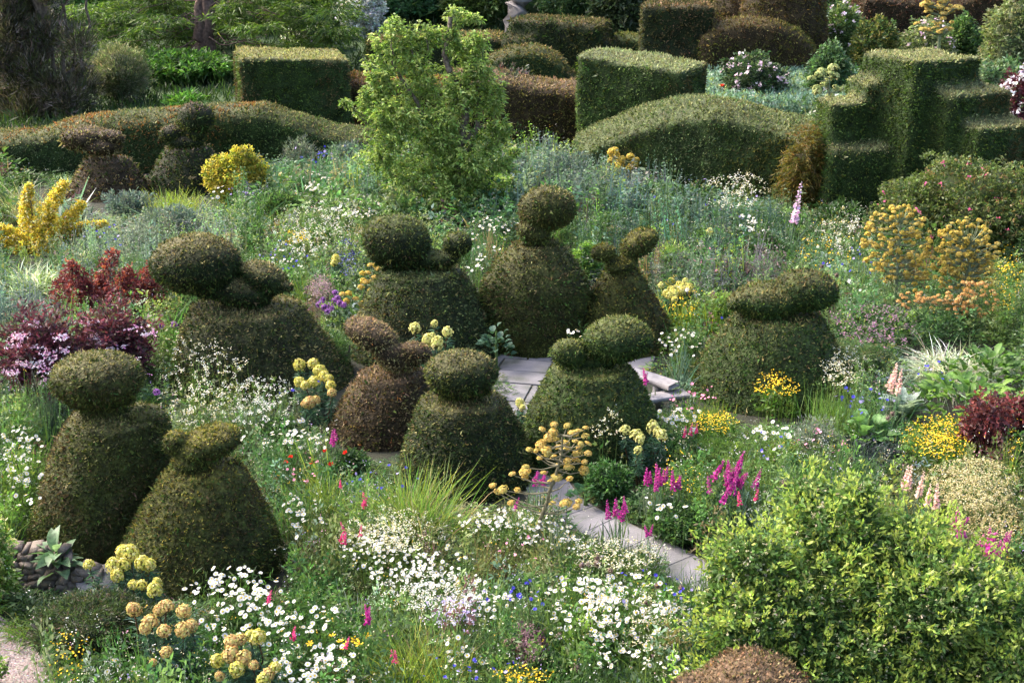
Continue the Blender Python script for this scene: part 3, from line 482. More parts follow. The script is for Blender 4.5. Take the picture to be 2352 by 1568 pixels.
# upper right borders
UR = [('rose_shrub', 'leafy rose shrub with pale green leaves beside the egg-shaped hedge', 2085 - 150, 95, 0, 90, [(.10, .17, .05), (.18, .24, .09)], 47), ('background_shrub', 'dark olive shrub under the tall yellow umbels', 2010, 110, 40, 110, [(.06, .10, .03), (.16, .16, .04)], 45),
      ('rose_shrub', 'pale leafy shrub behind the stepped hedge', 2130, 115, 50, 130, [(.12, .17, .06), (.22, .25, .12)], 46), ('background_shrub', 'dark green bush right of the bare branch', 2210, 110, 35, 80, [(.05, .10, .03), (.10, .17, .05)], 47),
      ('background_shrub', 'tall soft grey-green shrub in the top right corner', 2310, 150, -30, 140, [(.13, .17, .06), (.20, .22, .11)], 42), ('rose_shrub', 'round dark rose bush with tiny pink buds above the poppy bed', 1730, 190, 122, 150, [(.035, .07, .03), (.08, .12, .05)], 41),
      ('background_shrub', 'green weedy shrub left of the stepped hedge', 1905, 170, 100, 110, [(.08, .15, .06), (.05, .10, .04)], 41), ('background_shrub', 'broad blue-green clump right of the stepped hedge top', 2290, 200, 130, 140, [(.08, .15, .06), (.14, .20, .12)], 38)]
for nm, lb, u, vb, vt, wd, cc, Y in UR:
    bush(nm, lb, 'shrub', u, vb, vt, wd, cc, (3, 2), 1500, 5, .13, .065, Y=Y, lump=.45, flowers=('blossom', 60, (.8, .62, .7), .1) if nm == 'rose_shrub' else None, freq=3, group='shrubs of the upper right border')
bush('plum_leaved_shrub', 'dark plum-coloured shrub with white flower sprays at the right edge', 'shrub', 2330, 330, 165, 110, [(.10, .02, .035), (.07, .015, .02), (.12, .16, .06)], (3, 2, 1), 1400, 5, .10, .06, Y=33, lump=.5, flowers=('blossom', 200, (.75, .7, .74), .1))
bush('rose_shrub', 'large rambling rose bush dotted with pink flowers at right', 'shrub', 2230, 590, 365, 430, [(.085, .12, .03), (.13, .16, .05), (.05, .08, .025), (.18, .13, .05)], (4, 3, 3, 1), 6500, 5, .075, .04, lump=.45, freq=3, flowers=('blossom', 40, (.75, .15, .3), .05))
bush('rose_shrub', 'smaller arching rose sprays left of the large rose bush', 'shrub', 2080, 600, 430, 190, [(.085, .12, .03), (.13, .16, .05), (.05, .08, .025)], (4, 3, 3), 2400, 5, .07, .04, lump=.5, freq=3, flowers=('blossom', 14, (.75, .2, .35), .05))
bush('dwarf_conifer', 'ragged ochre-green conifer standing before the rolling hedge', 'conifer', 1842, 505, 300, 125, [(.13, .11, .02), (.08, .08, .02), (.17, .10, .02)], (4, 3, 2), 2200, 5, .10, .022, lump=.6, freq=3, up=.1, droop=.4)
bush('dwarf_conifer', 'short dark ochre conifer in front of the stepped hedge', 'conifer', 2012, 470, 372, 100, [(.08, .08, .02), (.10, .08, .02)], (4, 3), 1100, 5, .10, .022, lump=.6, freq=3, up=.2)
bush('dusky_shrub', 'dusky grey-purple shrub with red shoot tips right of the pear tree', 'shrub', 1175, 395, 150, 125, [(.07, .08, .06), (.10, .07, .07), (.05, .08, .04), (.22, .08, .08)], (4, 3, 3, .8), 2600, 5, .12, .04, lump=.5, freq=3, up=.6, spread=.5, Y=36)
# golden and red shrubs
bush('golden_shrub', 'rounded golden-leaved shrub beside the far topiary', 'shrub', 545, 478, 332, 145, [(.46, .38, .05), (.30, .30, .04), (.56, .48, .10), (.14, .19, .03)], (4, 3, 2, 1.8), 3200, 5, .075, .04, lump=.35, freq=3.2,
     blobs=[(0, 0, -.1, .9, .8), (.28, -.1, .5, .42, .5), (-.45, -.1, .1, .5, .6), (.5, 0, .1, .5, .6), (0, 0, -.55, .6, .45)])
root = thing('golden_barberry', 'bright yellow barberry with long pointed upright branches at the left', 'shrub', (*P(90, 580)[:2], 0)); Yb = float(root.location[1]); G = Geo()
def arm(G, pts, r0, r1, n, cols, wts, L, W, Yx, k=5):
    a = np.array([Q(p[0], p[1], Yx) for p in pts]); t = R.random(n) * (len(a) - 1); c = np.stack([np.interp(t, range(len(a)), a[:, i]) for i in range(3)], 1); f = (t / (len(a) - 1))[:, None]; rr = r0 * (1 - f) + r1 * f
    d = rdir(n); c = c + d * rr * np.sqrt(R.random(n))[:, None]; dd = nrm(d + nrm(a[-1] - a[0]) * .8); shoots(G, c, dd, k, L, W, pal(cols, wts, n), .5, .1)
YB = ([(.66, .52, .07), (.58, .42, .06), (.75, .68, .38), (.34, .38, .06)], (5, 3, 1.6, 1.4))
for pts, r in (([(75, 565), (60, 480), (67, 425)], .10), ([(85, 570), (105, 490), (148, 420)], .14), ([(100, 575), (140, 520), (190, 468)], .13), ([(110, 575), (175, 525), (240, 513)], .08), ([(60, 575), (30, 540), (-10, 518)], .1), ([(60, 575), (25, 560), (-20, 550)], .12), ([(90, 580), (110, 530), (118, 495)], .12), ([(120, 580), (140, 560), (155, 570)], .12)):
    arm(G, pts, r * 2.6, r * .5, 620, *YB, .06, .034, Yb + R.uniform(-.15, .15))
part('foliage', G, LEAF, root); BLOCK.append((root.location[0], Yb, .8))
S = Geo(); [tube(S, [Q(85, 590, Yb), Q(a, b_, Yb)], [.03, .01]) for a, b_ in ((68, 440), (145, 430), (185, 475), (20, 545))]; part('stem', S, BARK, root)
root = thing('red_barberry', 'wine red barberry with arching feathery branches left of the mushroom topiary', 'shrub', (*P(250, 745)[:2], 0)); Yb = float(root.location[1]); G = Geo()
RB = ([(.20, .04, .04), (.14, .03, .04), (.34, .09, .05), (.10, .03, .04), (.40, .22, .24)], (5, 4, 1.6, 3, .6))
for pts in ([(190, 740), (175, 660), (165, 605)], [(220, 740), (220, 660), (262, 578)], [(250, 740), (270, 670), (300, 620)], [(280, 740), (310, 680), (350, 610)], [(300, 740), (330, 690), (372, 640)], [(180, 740), (150, 690), (140, 640)], [(230, 745), (230, 690), (235, 640)], [(260, 745), (260, 700), (275, 665)], [(320, 745), (350, 720), (375, 700)], [(200, 745), (190, 700), (195, 650)]):
    arm(G, pts, .55, .09, 420, *RB, .05, .03, Yb + R.uniform(-.3, .3))
part('foliage', G, LEAF, root); BLOCK.append((root.location[0], Yb, .7))
S = Geo(); [tube(S, [Q(245, 760, Yb), Q(a, b_, Yb)], [.03, .008]) for a, b_ in ((175, 640), (255, 600), (340, 640), (300, 660))]; part('stem', S, BARK, root)
EL = ([(.11, .03, .045), (.07, .025, .04), (.18, .05, .08), (.07, .05, .04)], (4, 4, 2, 2))
def elder(label, u, vb, vt, wd, heads):
    r_ = bush('purple_elder', label, 'shrub', u, vb, vt, wd, EL[0], EL[1], 1500, 5, .10, .034, lump=.75, freq=3.4, shell=.7, core=False, group='purple elders at the left')
    bx = Vector(r_.location)
    for (hu, hv) in heads:
        p = Q(hu, hv, bx.y - .15 - (hv - 740) / 165 * .6); FG = Geo(); n = random.randint(16, 40); off = R.normal(size=(n, 3)) * np.array([.07, .055, .018]); shoots(FG, p + off, np.tile([0, -.4, 1.], (n, 1)), 4, .026, .024, pal([(.85, .55, .68), (.7, .3, .5), (.9, .78, .85)], (3, 1.5, 2), n), .9)
        part('flower_head', FG, PETAL, r_)
elder('purple-leaved elder with flat pink flower heads behind the leftmost topiary', 110, 935, 700, 230, [(R.uniform(15, 200), R.uniform(740, 905)) for _ in range(17)])
elder('purple-leaved elder with pink heads between the red barberry and the topiary cap', 275, 900, 700, 190, [(R.uniform(200, 350), R.uniform(735, 860)) for _ in range(13)])

BG, DG, MG, LG, GY, PU = [(.10, .14, .13), (.07, .11, .10), (.15, .19, .17)], [(.035, .08, .025), (.06, .12, .035), (.025, .055, .02)], [(.07, .14, .04), (.11, .19, .06), (.05, .10, .03)], [(.17, .26, .06), (.12, .21, .04), (.24, .31, .09)], [(.15, .18, .14), (.11, .14, .11), (.2, .22, .18)], [(.09, .07, .07), (.12, .09, .10), (.06, .08, .05)]
for lb, u, vb, vt, wd, cc, L_, W_, up_ in (
    ('hazy grey-blue clump behind the ball-topped topiary', 1300, 455, 350, 120, BG, .10, .022, .9), ('tall dusky blue clump before the large square block', 1440, 450, 385, 130, BG, .10, .022, .9), ('dark blue-green leafy clump left of the foxglove spire', 1590, 520, 430, 130, DG, .10, .035, .4), ('inky leafy clump under the white umbels', 1500, 500, 420, 110, DG, .10, .035, .4),
    ('grey-green clump at the foot of the rolling hedge', 1600, 440, 370, 100, GY, .10, .02, .9), ('fresh green clump right of the ball-topped topiary', 1395, 560, 490, 90, MG, .10, .03, .5), ('lime ferny clump behind the slim winged topiary', 1545, 640, 560, 90, LG, .11, .02, .7), ('bright green ferny clump right of the slim topiary head', 1610, 600, 520, 80, MG, .11, .02, .8),
    ('dark bronze-purple clump with fine stems', 1680, 665, 595, 130, PU, .09, .015, .8), ('deep green clump left of the foxglove foot', 1760, 620, 540, 90, DG, .10, .035, .4), ('dark fern clump behind the yellow pair', 1930, 545, 470, 110, DG, .14, .03, .6), ('feathery blue-green clump left of the pear tree', 800, 400, 325, 90, BG, .10, .018, .9),
    ('tall blue-green feathery clump near the square block', 690, 400, 322, 80, GY, .10, .018, .9), ('slate-blue haze left of the mushroom cap', 400, 560, 470, 150, BG, .09, .02, .8), ('slate-blue clump in front of the far topiaries', 300, 500, 440, 120, BG, .09, .02, .8), ('grey clump above the red barberry', 330, 600, 520, 90, GY, .09, .018, .8),
    ('mid green clump right of the golden shrub foot', 650, 520, 440, 100, MG, .10, .03, .6), ('leafy green clump before the daisies', 740, 600, 520, 90, MG, .09, .03, .5), ('green leafy clump at the pear tree foot, left', 930, 530, 450, 110, MG, .10, .04, .4), ('green leafy clump at the pear tree foot, right', 1120, 490, 400, 120, LG, .10, .04, .4),
    ('dark green leafy clump left of the domed topiary', 760, 680, 610, 80, DG, .08, .03, .5), ('feathery green clump right of the mushroom topiary', 770, 850, 760, 100, MG, .07, .012, .8), ('silvery feathery clump right of the bench', 1640, 860, 780, 90, GY, .07, .012, .9),
    ('green clump between the bench and the slim topiary', 1590, 850, 770, 70, MG, .07, .02, .6), ('lime clump beyond the flat-birded topiary', 1655, 760, 670, 70, LG, .08, .025, .6), ('dark green clump below the mushroom topiary skirt', 640, 1050, 960, 120, DG, .06, .022, .5), ('grey-green clump left of the brown topiary', 720, 960, 890, 80, GY, .06, .014, .8),
    ('fresh green clump right of the two-ball topiary', 1560, 1080, 990, 100, MG, .06, .022, .6), ('blue-green clump below the green flower tuft', 1870, 1060, 960, 110, GY, .06, .012, .9), ('dark leafy clump in the centre of the lower meadow', 1210, 1420, 1330, 120, DG, .05, .024, .5), ('deep green leafy clump under the daisies, lower left', 560, 1480, 1400, 150, DG, .05, .024, .5),
    ('leafy green clump left of the bottom grass tuft', 830, 1560, 1480, 110, MG, .05, .022, .5), ('green clump at the near edge of the path', 1380, 1340, 1270, 100, MG, .05, .02, .6), ('dark clump at the bottom centre', 1260, 1590, 1500, 130, DG, .045, .02, .5), ('yellow-green feathery clump right of the gladioli', 1790, 1090, 1010, 100, LG, .06, .014, .8)):
    b_ = P(u, vb); sz_ = wd / scl(b_[1]); ls = max(1, b_[1] / 20)
    bush('perennial_clump', lb, 'perennial', u, vb, vt, wd, cc, (4, 3, 2), int(520 * min(1.6, wd / 100)), 5, L_ * ls ** .5, W_ * ls ** .5, lump=.5, freq=3, up=up_, spread=.6, core=False, shell=.6)
# big foreground shrub, lower right
root = thing('leafy_shrub', 'huge bright green leafy shrub with tiny cream blossom filling the lower right', 'shrub', (*P(2010, 1640)[:2], 0)); Yf = float(root.location[1]) - .6; G = Geo()
FB = [(1905, 1175, 150, 80), (2060, 1240, 190, 100), (1720, 1260, 110, 70), (1850, 1330, 200, 120), (2120, 1350, 200, 120), (2290, 1400, 130, 110), (1700, 1420, 110, 100), (1900, 1480, 200, 130), (2130, 1500, 220, 140), (2330, 1540, 120, 120), (1650, 1520, 70, 60), (1850, 1110, 60, 40), (1970, 1110, 50, 40), (2200, 1290, 90, 50), (1640, 1290, 30, 40), (2030, 1600, 250, 100), (1800, 1580, 160, 90), (1640, 1350, 40, 40)]
FB = [(u + 8, v + 24, a * .88, b_ * .86) for u, v, a, b_ in FB]
for i, (u, v, a, b_) in enumerate(FB):
    yy_ = Yf - (v - 1300) / 260 * .55 + R.uniform(-.2, .2); c = Q(u, v, yy_); sc = scl(yy_, c[2]); n = int(a * b_ / 14); p, d = crown_pts(c, (a / sc, a / sc * .75, b_ / sc), n, i + 5, .6, .5, 2.8)
    cl = pal([(.10, .18, .045), (.06, .12, .03), (.15, .23, .06), (.25, .31, .08)], (4, 3.5, 3, 1.0), n); shoots(G, p, d, 6, .056, .025, cl, .85, .4, .15, a=.25)
    m = n // 9; p, d = crown_pts(c, (a / sc, a / sc * .75, b_ / sc), m, i + 5, .6, .05, 2.8); d = nrm(d + np.array([0, 0, .7]))
    for t in (.05, .11, .17): shoots(G, p + d * t, d, 4, .055, .022, np.array((.28, .36, .07)), .5, .4, .1, a=.15)
    m = n // 3; p, d = crown_pts(c, (a / sc, a / sc * .75, b_ / sc), m, i + 5, .6, .3, 2.8); shoots(G, p, d, 4, .018, .018, np.array((.6, .55, .38)), .9)
part('foliage', G, LEAF, root); S = Geo()
for i in range(16):
    u, v, a, b_ = FB[i % len(FB)]; yy_ = Yf - (v - 1300) / 260 * .55; tube(S, wob((root.location[0], root.location[1] - .4, 0), Q(u + R.uniform(-60, 60), v + R.uniform(-20, 40), yy_ + .1), 7, .05), np.linspace(.05, .008, 7))
part('stem', S, BARK, root); BLOCK.append((root.location[0], root.location[1] - .2, 1.7)); BLOCK.append((float(P(1760, 1640)[0]), float(P(1760, 1640)[1]), .7))

# ------------------------------------------------------------------ stone wall, step, benches
wall = thing('dry_stone_wall', 'rough low dry stone wall below the leftmost topiary', 'wall', (*P(80, 1345)[:2], 0))
for r_ in range(7):
    u = -60 + random.uniform(0, 20)
    while u < 215:
        wdt = random.uniform(14, 34); b = P(u + wdt / 2, 1352 + (u > 120) * 5); s = scl(b[1]); sx, sz = wdt / s / 2, random.uniform(.024, .038); bv = boxp((0, 0, 0), (sx * .97, random.uniform(.09, .15), sz), 0, random.uniform(.75, 1)); v = bv[0] + (R.random((8, 3)) - .5) * np.array([.05, .05, .022])
        if r_ < 7 - (u > 150) * 3:
            G = Geo(); G.add(v, (.2, .2, .2), quads=bv[1]); o = ob('stone', G.mesh('stone', ROCK), wall, (b[0] - wall.location[0], b[1] + r_ * .03 - wall.location[1], .03 + r_ * .062)); o.rotation_euler = (0, random.uniform(-.25, .25), random.uniform(-.3, .3))
        u += wdt
G = Geo(); G.add(*(lambda bx: (bx[0], (.3, .3, .3), bx[1]))(boxp((*P(222, 1352)[:2], .08), (.2, .26, .05), .5)))
o = ob('stone_step', G.mesh('stone_step', STONE)); tag(o, 'pale flat stone step beside the euphorbia', 'step')
def plank_bench(label, pa, pb, z, wd, th, legs):
    a = P(*pa, z); b = P(*pb, z); root = thing('plank_bench', label, 'bench', (a[0], a[1], 0), 'weathered plank benches'); d = nrm((b - a)[:2]); n = np.array([-d[1], d[0]])
    G = Geo(); V = []
    for t in np.linspace(0, 1, 5):
        c = a + (b - a) * t; bow = .03 * math.sin(t * math.pi)
        V += [(c[0] + n[0] * (q * wd + bow), c[1] + n[1] * (q * wd + bow), c[2] + k) for q, k in ((-1, 0), (-.93, .008), (.93, .008), (1, 0), (1, -th), (-1, -th))]
    f = [(i * 6 + j, (i + 1) * 6 + j, (i + 1) * 6 + (j + 1) % 6, i * 6 + (j + 1) % 6) for i in range(4) for j in range(6)]; G.add(V, (.3, .3, .3), quads=f, tris=[(24, 25, 26), (24, 26, 27), (24, 27, 28), (24, 28, 29), (0, 2, 1), (0, 3, 2), (0, 4, 3), (0, 5, 4)])
    part('seat', G, WOOD, root)
    for t in legs:
        c = a + (b - a) * t; G = Geo(); bx = boxp((c[0], c[1], (z - th) / 2), (.035, .09, (z - th) / 2), math.atan2(d[1], d[0])); G.add(bx[0], (.3, .3, .3), quads=bx[1]); part('leg', G, WOOD, root)
plank_bench('thick grey plank bench running out from behind the green two-ball topiary', (1395, 836), (1548, 882), .48, .13, .06, (.12, .78)); plank_bench('lower weathered plank bench whose end meets the daisies', (1440, 922), (1576, 900), .36, .13, .05, (.1, .9))
CLEAR += [[(1450, 850), (1552, 875), (1550, 900), (1580, 895), (1580, 912), (1490, 925)]]; BLOCK.append((*P(1540, 925)[:2], .3))

# ------------------------------------------------------------------ flower templates (unit metres)
def colmesh(name, parts):
    G = Geo()
    for f in parts: f(G)
    return G.mesh(name, PETAL)
def fan(G, n, r, z, col, cup=.15, wd=.8, inner=.25):
    a = np.arange(n) / n * 2 * math.pi; da = math.pi / n * wd; V = []; T = []
    for i, t in enumerate(a):
        V += [(inner * r * math.cos(t), inner * r * math.sin(t), z), (r * .75 * math.cos(t - da), r * .75 * math.sin(t - da), z + cup * r * .7), (r * math.cos(t), r * math.sin(t), z + cup * r), (r * .75 * math.cos(t + da), r * .75 * math.sin(t + da), z + cup * r * .7)]
    G.add(V, col, quads=[(4 * i, 4 * i + 1, 4 * i + 2, 4 * i + 3) for i in range(n)])
def dome(G, r, z, h, col, n=7):
    a = np.arange(n) / n * 2 * math.pi; V = [(r * math.cos(t), r * math.sin(t), z) for t in a] + [(0, 0, z + h)]; G.add(V, col, tris=[(i, (i + 1) % n, n) for i in range(n)])
DAISY = [colmesh('daisy', [lambda G, k=k: fan(G, 11, .5, 0, (.64, .64, .62), k, .95, .2), lambda G: dome(G, .16, .03, .07, (.75, .50, .03))]) for k in (.05, .2, -.15)]
CORN = colmesh('cornflower', [lambda G: fan(G, 8, .5, 0, (.06, .07, .55), .45, .8, .05), lambda G: fan(G, 5, .28, .05, (.10, .05, .45), .8, .8, .05)])
LAV = colmesh('scabious', [lambda G: fan(G, 8, .5, 0, (.35, .28, .6), .3, .8, .05), lambda G: dome(G, .25, .05, .1, (.45, .4, .65))])
PINK = colmesh('pink', [lambda G: fan(G, 6, .5, 0, (.8, .28, .42), .1, 1, .05)])
POPPY = colmesh('poppy', [lambda G: fan(G, 5, .5, 0, (.7, .02, .015), .7, 1.25, .05), lambda G: fan(G, 4, .35, .03, (.6, .03, .01), 1.2, 1.2, .05), lambda G: dome(G, .1, .05, .1, (.02, .02, .02))])
LILY = colmesh('daylily', [lambda G: fan(G, 6, .5, 0, (.85, .55, .03), .4, .6, .05), lambda G: dome(G, .08, .02, .2, (.7, .3, .02))])
def florets(G, p, d, r, cols, wts, n=None):                     # small cupped florets: two crossed kites
    n = len(p); c = vary(pal(cols, wts, n), n, .1, .05); nn = nrm(d); s1 = nrm(np.cross(nn, R.normal(size=(n, 3)))); s2 = np.cross(nn, s1); V = np.stack([p, p + s1 * r + nn * r * .5, p + nn * r * .2 + s2 * r * .9, p - s1 * r + nn * r * .5, p - s2 * r * .9 + nn * r * .3], 1).reshape(-1, 3)
    i = np.arange(n)[:, None] * 5; G.add(V, np.repeat(c, 5, 0), tris=np.concatenate([i + [0, 1, 2], i + [0, 2, 3], i + [0, 3, 4], i + [0, 4, 1]]))
def ballhead(cols, wts, n=90, r=.12, flat=1.0, lo=-.5):
    G = Geo(); d = rdir(n * 2); d = d[d[:, 2] > lo][:n]; p = d * np.array([.42, .42, .42 * flat]) * (.82 + .34 * fbm(d, 3.5, int(R.integers(50))))[:, None] * R.uniform(.85, 1.12, (len(d), 1)); florets(G, p, d, r, cols, wts); v = ICO1[0] * np.array([.30, .30, .30 * flat]); G.add(v, np.array(cols[0]) * .35, tris=ICO1[1]); return G.mesh('flower_head', PETAL)
EUPH = [ballhead([(.66, .58, .14), (.46, .46, .08), (.74, .66, .30), (.3, .3, .06)], (3, 3, 2, 1), 230, .085) for _ in range(2)]
EUPHO = [ballhead([(.66, .46, .18), (.58, .50, .15), (.50, .28, .12), (.66, .60, .26), (.3, .18, .07)], (3, 2, 1, 1, 1), 230, .08) for _ in range(2)]
EUPHP = [ballhead([(.66, .64, .25), (.58, .58, .18)], (1, 1), 90, .11)]
FENN = [ballhead([(.62, .44, .10), (.54, .38, .10), (.66, .52, .20), (.34, .27, .08)], (3, 2, 1, 1), 130, .095, .55, -.15) for _ in range(2)]
FENB = ballhead([(.55, .44, .13), (.48, .40, .10), (.62, .46, .14)], (3, 2, 1), 90, .11, .5, -.15)
FENY = ballhead([(.66, .50, .09), (.56, .41, .08), (.36, .3, .07)], (3, 2, 1), 90, .12, .95, -.6)
FENO = ballhead([(.58, .42, .10), (.46, .36, .10)], (3, 2), 60, .14, .7, -.4); ALL = ballhead([(.32, .13, .42), (.24, .08, .33)], (1, 1), 90, .1, 1, -1); SEED = ballhead([(.25, .17, .15), (.18, .12, .1)], (1, 1), 90, .08, 1, -1)
def spike_mesh(cols, n=22, w0=.12, top=.95, bud=(.2, .25, .12)):
    G = Geo(); t = np.linspace(0.02, top, n); a = np.arange(n) * 2.4; d = np.stack([np.cos(a), np.sin(a), .35 + 0 * a], 1); p = np.stack([0 * t, 0 * t, t], 1); sz = w0 * (1 - .75 * t)
    for j in range(3):
        dd = nrm(d + R.normal(size=d.shape) * .35); florets(G, p + dd * sz[:, None] * .35, dd, 1, cols, (1,) * len(cols)) if 0 else blades(G, p, dd, sz * 1.2, sz * .95, vary(pal(cols, (1,) * len(cols), n), n, .1, .05), .1, 1)
    tube(G, [(0, 0, -1.2), (0, 0, 0), (0, 0, 1.0)], [.02, .015, .006], (.14, .2, .12), 4); return G.mesh('flower_spike', PETAL)
GLAD = [spike_mesh([(.50, .03, .28), (.40, .025, .24), (.60, .12, .38)], 26, .17) for _ in range(2)]; GLADR = spike_mesh([(.72, .04, .2), (.75, .1, .3)], 20, .18)
FOX = spike_mesh([(.72, .45, .66), (.8, .62, .7)], 34, .11); FOXM = spike_mesh([(.5, .06, .4), (.42, .04, .36)], 30, .13); FOXP = spike_mesh([(.8, .5, .45), (.82, .62, .5)], 30, .14)
def place(name, me, p, size, root, tilt=.3, lean=(-.05, -.35)):
    o = bpy.data.objects.new(name, me); l = root.location; o.parent = root; o.location = (float(p[0]) - l[0], float(p[1]) - l[1], float(p[2]) - l[2]); o.scale = (size,) * 3
    n = Vector((lean[0] + random.gauss(0, tilt), lean[1] + random.gauss(0, tilt), 1)).normalized(); o.rotation_euler = (Vector((0, 0, 1)).rotation_difference(n) @ Matrix.Rotation(random.uniform(0, 6.28), 4, 'Z').to_quaternion()).to_euler(); COL.objects.link(o); return o
def stemsG(G, tops, col=(.08, .13, .04), w_=.006, dz=.35):
    n = len(tops); t = np.asarray(tops, float); g = terr(t[:, 1]); h = np.maximum(.05, t[:, 2] - g) * 1.0; base = t.copy(); base[:, 2] = g + np.maximum(0, h - dz * 2); base[:, :2] += R.normal(size=(n, 2)) * .03
    d = t - base; L = np.linalg.norm(d, axis=1); wv = np.maximum(w_, .00042 * t[:, 1])
    blades(G, base, d, L, wv, vary(col, n, .2), 0, 2)
def elpts(u, v, ru, rv, n, dense=.8):
    a = R.random(n) * 6.283; r = R.random(n) ** dense; return u + ru * r * np.cos(a), v + rv * r * np.sin(a)
DRG = 'drifts of white daisies'
def drift(name, label, cat, meshes, u, v, ru, rv, n, size, h=.5, group=None, tilt=.3, fol=(.07, .13, .03), fname='flower_head', hv=.09, clump=True, folk=14):
    uu, vv = elpts(u, v, ru, rv, n)
    if clump: k = R.integers(0, max(1, n // 5), n); cu, cv = elpts(u, v, ru, rv, max(1, n // 5)); mixv = R.random(n) < .55; uu = np.where(mixv, cu[k] + R.normal(size=n) * ru * .09, uu); vv = np.where(mixv, cv[k] + R.normal(size=n) * rv * .12, vv)
    hh = h + R.normal(size=n) * hv; p = P(uu, vv, np.maximum(.08, hh)); c = P(u, v + rv * .3, h); root = thing(name, label, cat, (c[0], c[1], float(terr(c[1]))), group)
    G = Geo(); stemsG(G, p, np.array(fol) * .9); m = n * folk // 10
    pu, pv = elpts(u, v + 4, ru * 1.05, rv * 1.1, m); q = P(pu, pv, h * .75); q[:, 2] -= R.random(m) * h * .5; shoots(G, q, np.tile([0, 0, 1.], (m, 1)), 5, .07 + .002 * c[1], .008 + .0006 * c[1], vary(fol, m, .25), .6, .4); part('foliage', G, LEAF, root)
    for i in range(n): place(fname, meshes[i % len(meshes)], p[i], size * random.uniform(.6, 1.05), root, tilt * 1.5)
    return root
DAI = [('dense drift of white daisies at bottom centre right', 1390, 1375, 165, 62, 290, .062, .55), ('lower edge of the centre daisies, scattered heads over dark leaves', 1400, 1455, 150, 45, 70, .055, .5), ('white daisies starting against the skirt of the broad olive topiary', 545, 1350, 125, 55, 85, .062, .6),
       ('white daisies among green leaves left of the yellow euphorbia heads', 610, 1420, 170, 65, 110, .06, .55), ('white daisies thick along the bottom edge right of the yellow euphorbia', 735, 1525, 110, 55, 120, .056, .5), ('cloud of small daisies between the two grass tufts', 960, 1300, 120, 50, 150, .05, .55),
       ('small daisies left of the airy tall grass', 860, 1255, 90, 40, 110, .045, .55), ('white daisies crowding the left edge beside the leftmost topiary', 40, 1045, 60, 75, 95, .062, .55), ('lower daisies at the left edge above the stone wall', 60, 1120, 55, 45, 30, .06, .5),
       ('far white daisies right of the golden shrub', 715, 425, 60, 30, 60, .085, .6), ('bright mass of far white daisies left of the pear tree', 800, 480, 85, 28, 150, .08, .6), ('far daisies at the foot of the golden shrub', 490, 440, 30, 22, 14, .09, .6), ('far white daisies before the ochre conifer', 1725, 510, 42, 28, 46, .075, .6),
       ('white daisies between the pear tree and the ball-topped topiary', 1130, 520, 55, 55, 60, .07, .6), ('single tall daisies beside the egg-shaped topiary', 1325, 765, 30, 35, 16, .075, .8), ('white daisies right of the slim winged topiary', 1560, 790, 50, 45, 34, .07, .6), ('scattered daisies in front of the bench end', 1560, 960, 60, 35, 46, .065, .5),
       ('daisies and pinks right of the two-ball topiary', 1760, 995, 55, 40, 32, .065, .55), ('white daisies under the giant fennel stem', 1160, 1195, 120, 32, 120, .048, .5), ('small daisies at the path edge below the fennel', 1290, 1235, 90, 30, 60, .044, .45), ('white daisies between the cow parsley and the brown topiary', 690, 1005, 80, 40, 60, .06, .55),
       ('white daisies below the cow parsley', 540, 990, 50, 30, 12, .06, .5), ('white daisies right of the broad olive topiary', 690, 1180, 50, 55, 40, .058, .55), ('sparse daisies in the bottom right of the meadow', 1480, 1510, 130, 45, 50, .055, .5), ('sparse daisies around the lower grass tuft', 1050, 1500, 90, 50, 26, .055, .5),
       ('white daisies at the centre of the lower meadow', 1080, 1370, 100, 50, 60, .052, .5), ('pair of daisies on the path verge by the magenta spikes', 1530, 1160, 60, 40, 14, .065, .5), ('white daisies near the flat-birded topiary, far side', 1960, 655, 28, 18, 12, .075, .6), ('white daisies in the bottom left corner', 300, 1540, 120, 30, 34, .058, .4),
       ('white daisies between the domed topiary and the ball-topped one', 1095, 600, 30, 40, 20, .07, .6), ('daisies under the flat-topped umbels at far centre', 640, 600, 60, 30, 30, .06, .6), ('white heads in the pale yellow patch beyond the slim topiary', 1570, 665, 45, 22, 22, .07, .6), ('tiny daisies at the gravel edge', 130, 1480, 60, 60, 16, .05, .2)]
for lb, u, v, a, b_, n, sz, h in DAI: drift('daisy_drift', lb, 'daisies', DAISY, u, v, a, b_, n, sz, h, DRG)
CO = [('cornflowers on the blue-green clump left of the pear tree', 745, 350, 90, 25, 36, .09), ('deep blue cornflowers in front of the mushroom topiary', 690, 880, 60, 40, 8, .06), ('cornflowers in the airy tall grass', 880, 1120, 90, 60, 22, .045), ('cornflowers beside the blue-green grass of the lower meadow', 1190, 1365, 80, 40, 24, .045),
      ('blue cornflowers around the lower path', 1500, 1340, 100, 60, 14, .045), ('cornflowers right of the flat-birded topiary', 1960, 600, 70, 40, 24, .065), ('cornflowers over the green tuft at right', 1980, 920, 80, 40, 28, .06), ('cornflowers left of the domed topiary', 650, 590, 80, 50, 30, .06), ('cornflowers in front of the silver grass', 2140, 850, 60, 40, 14, .055),
      ('cornflowers below the yellow barberry', 230, 545, 60, 40, 22, .06), ('cornflowers near the bottom edge of the meadow', 1080, 1540, 120, 40, 18, .045), ('cornflowers at the far right of the flat-birded topiary', 1750, 1030, 60, 50, 10, .05), ('cornflowers far behind the ball-topped topiary', 1620, 470, 130, 60, 30, .07), ('cornflowers left of the lime euphorbia', 1700, 745, 60, 25, 14, .055)]
for lb, u, v, a, b_, n, sz in CO: drift('cornflower_clump', lb, 'cornflowers', [CORN, CORN, LAV], u, v, a, b_, n, sz, .6, 'clumps of blue cornflowers', .4, fol=(.10, .17, .10), clump=False)
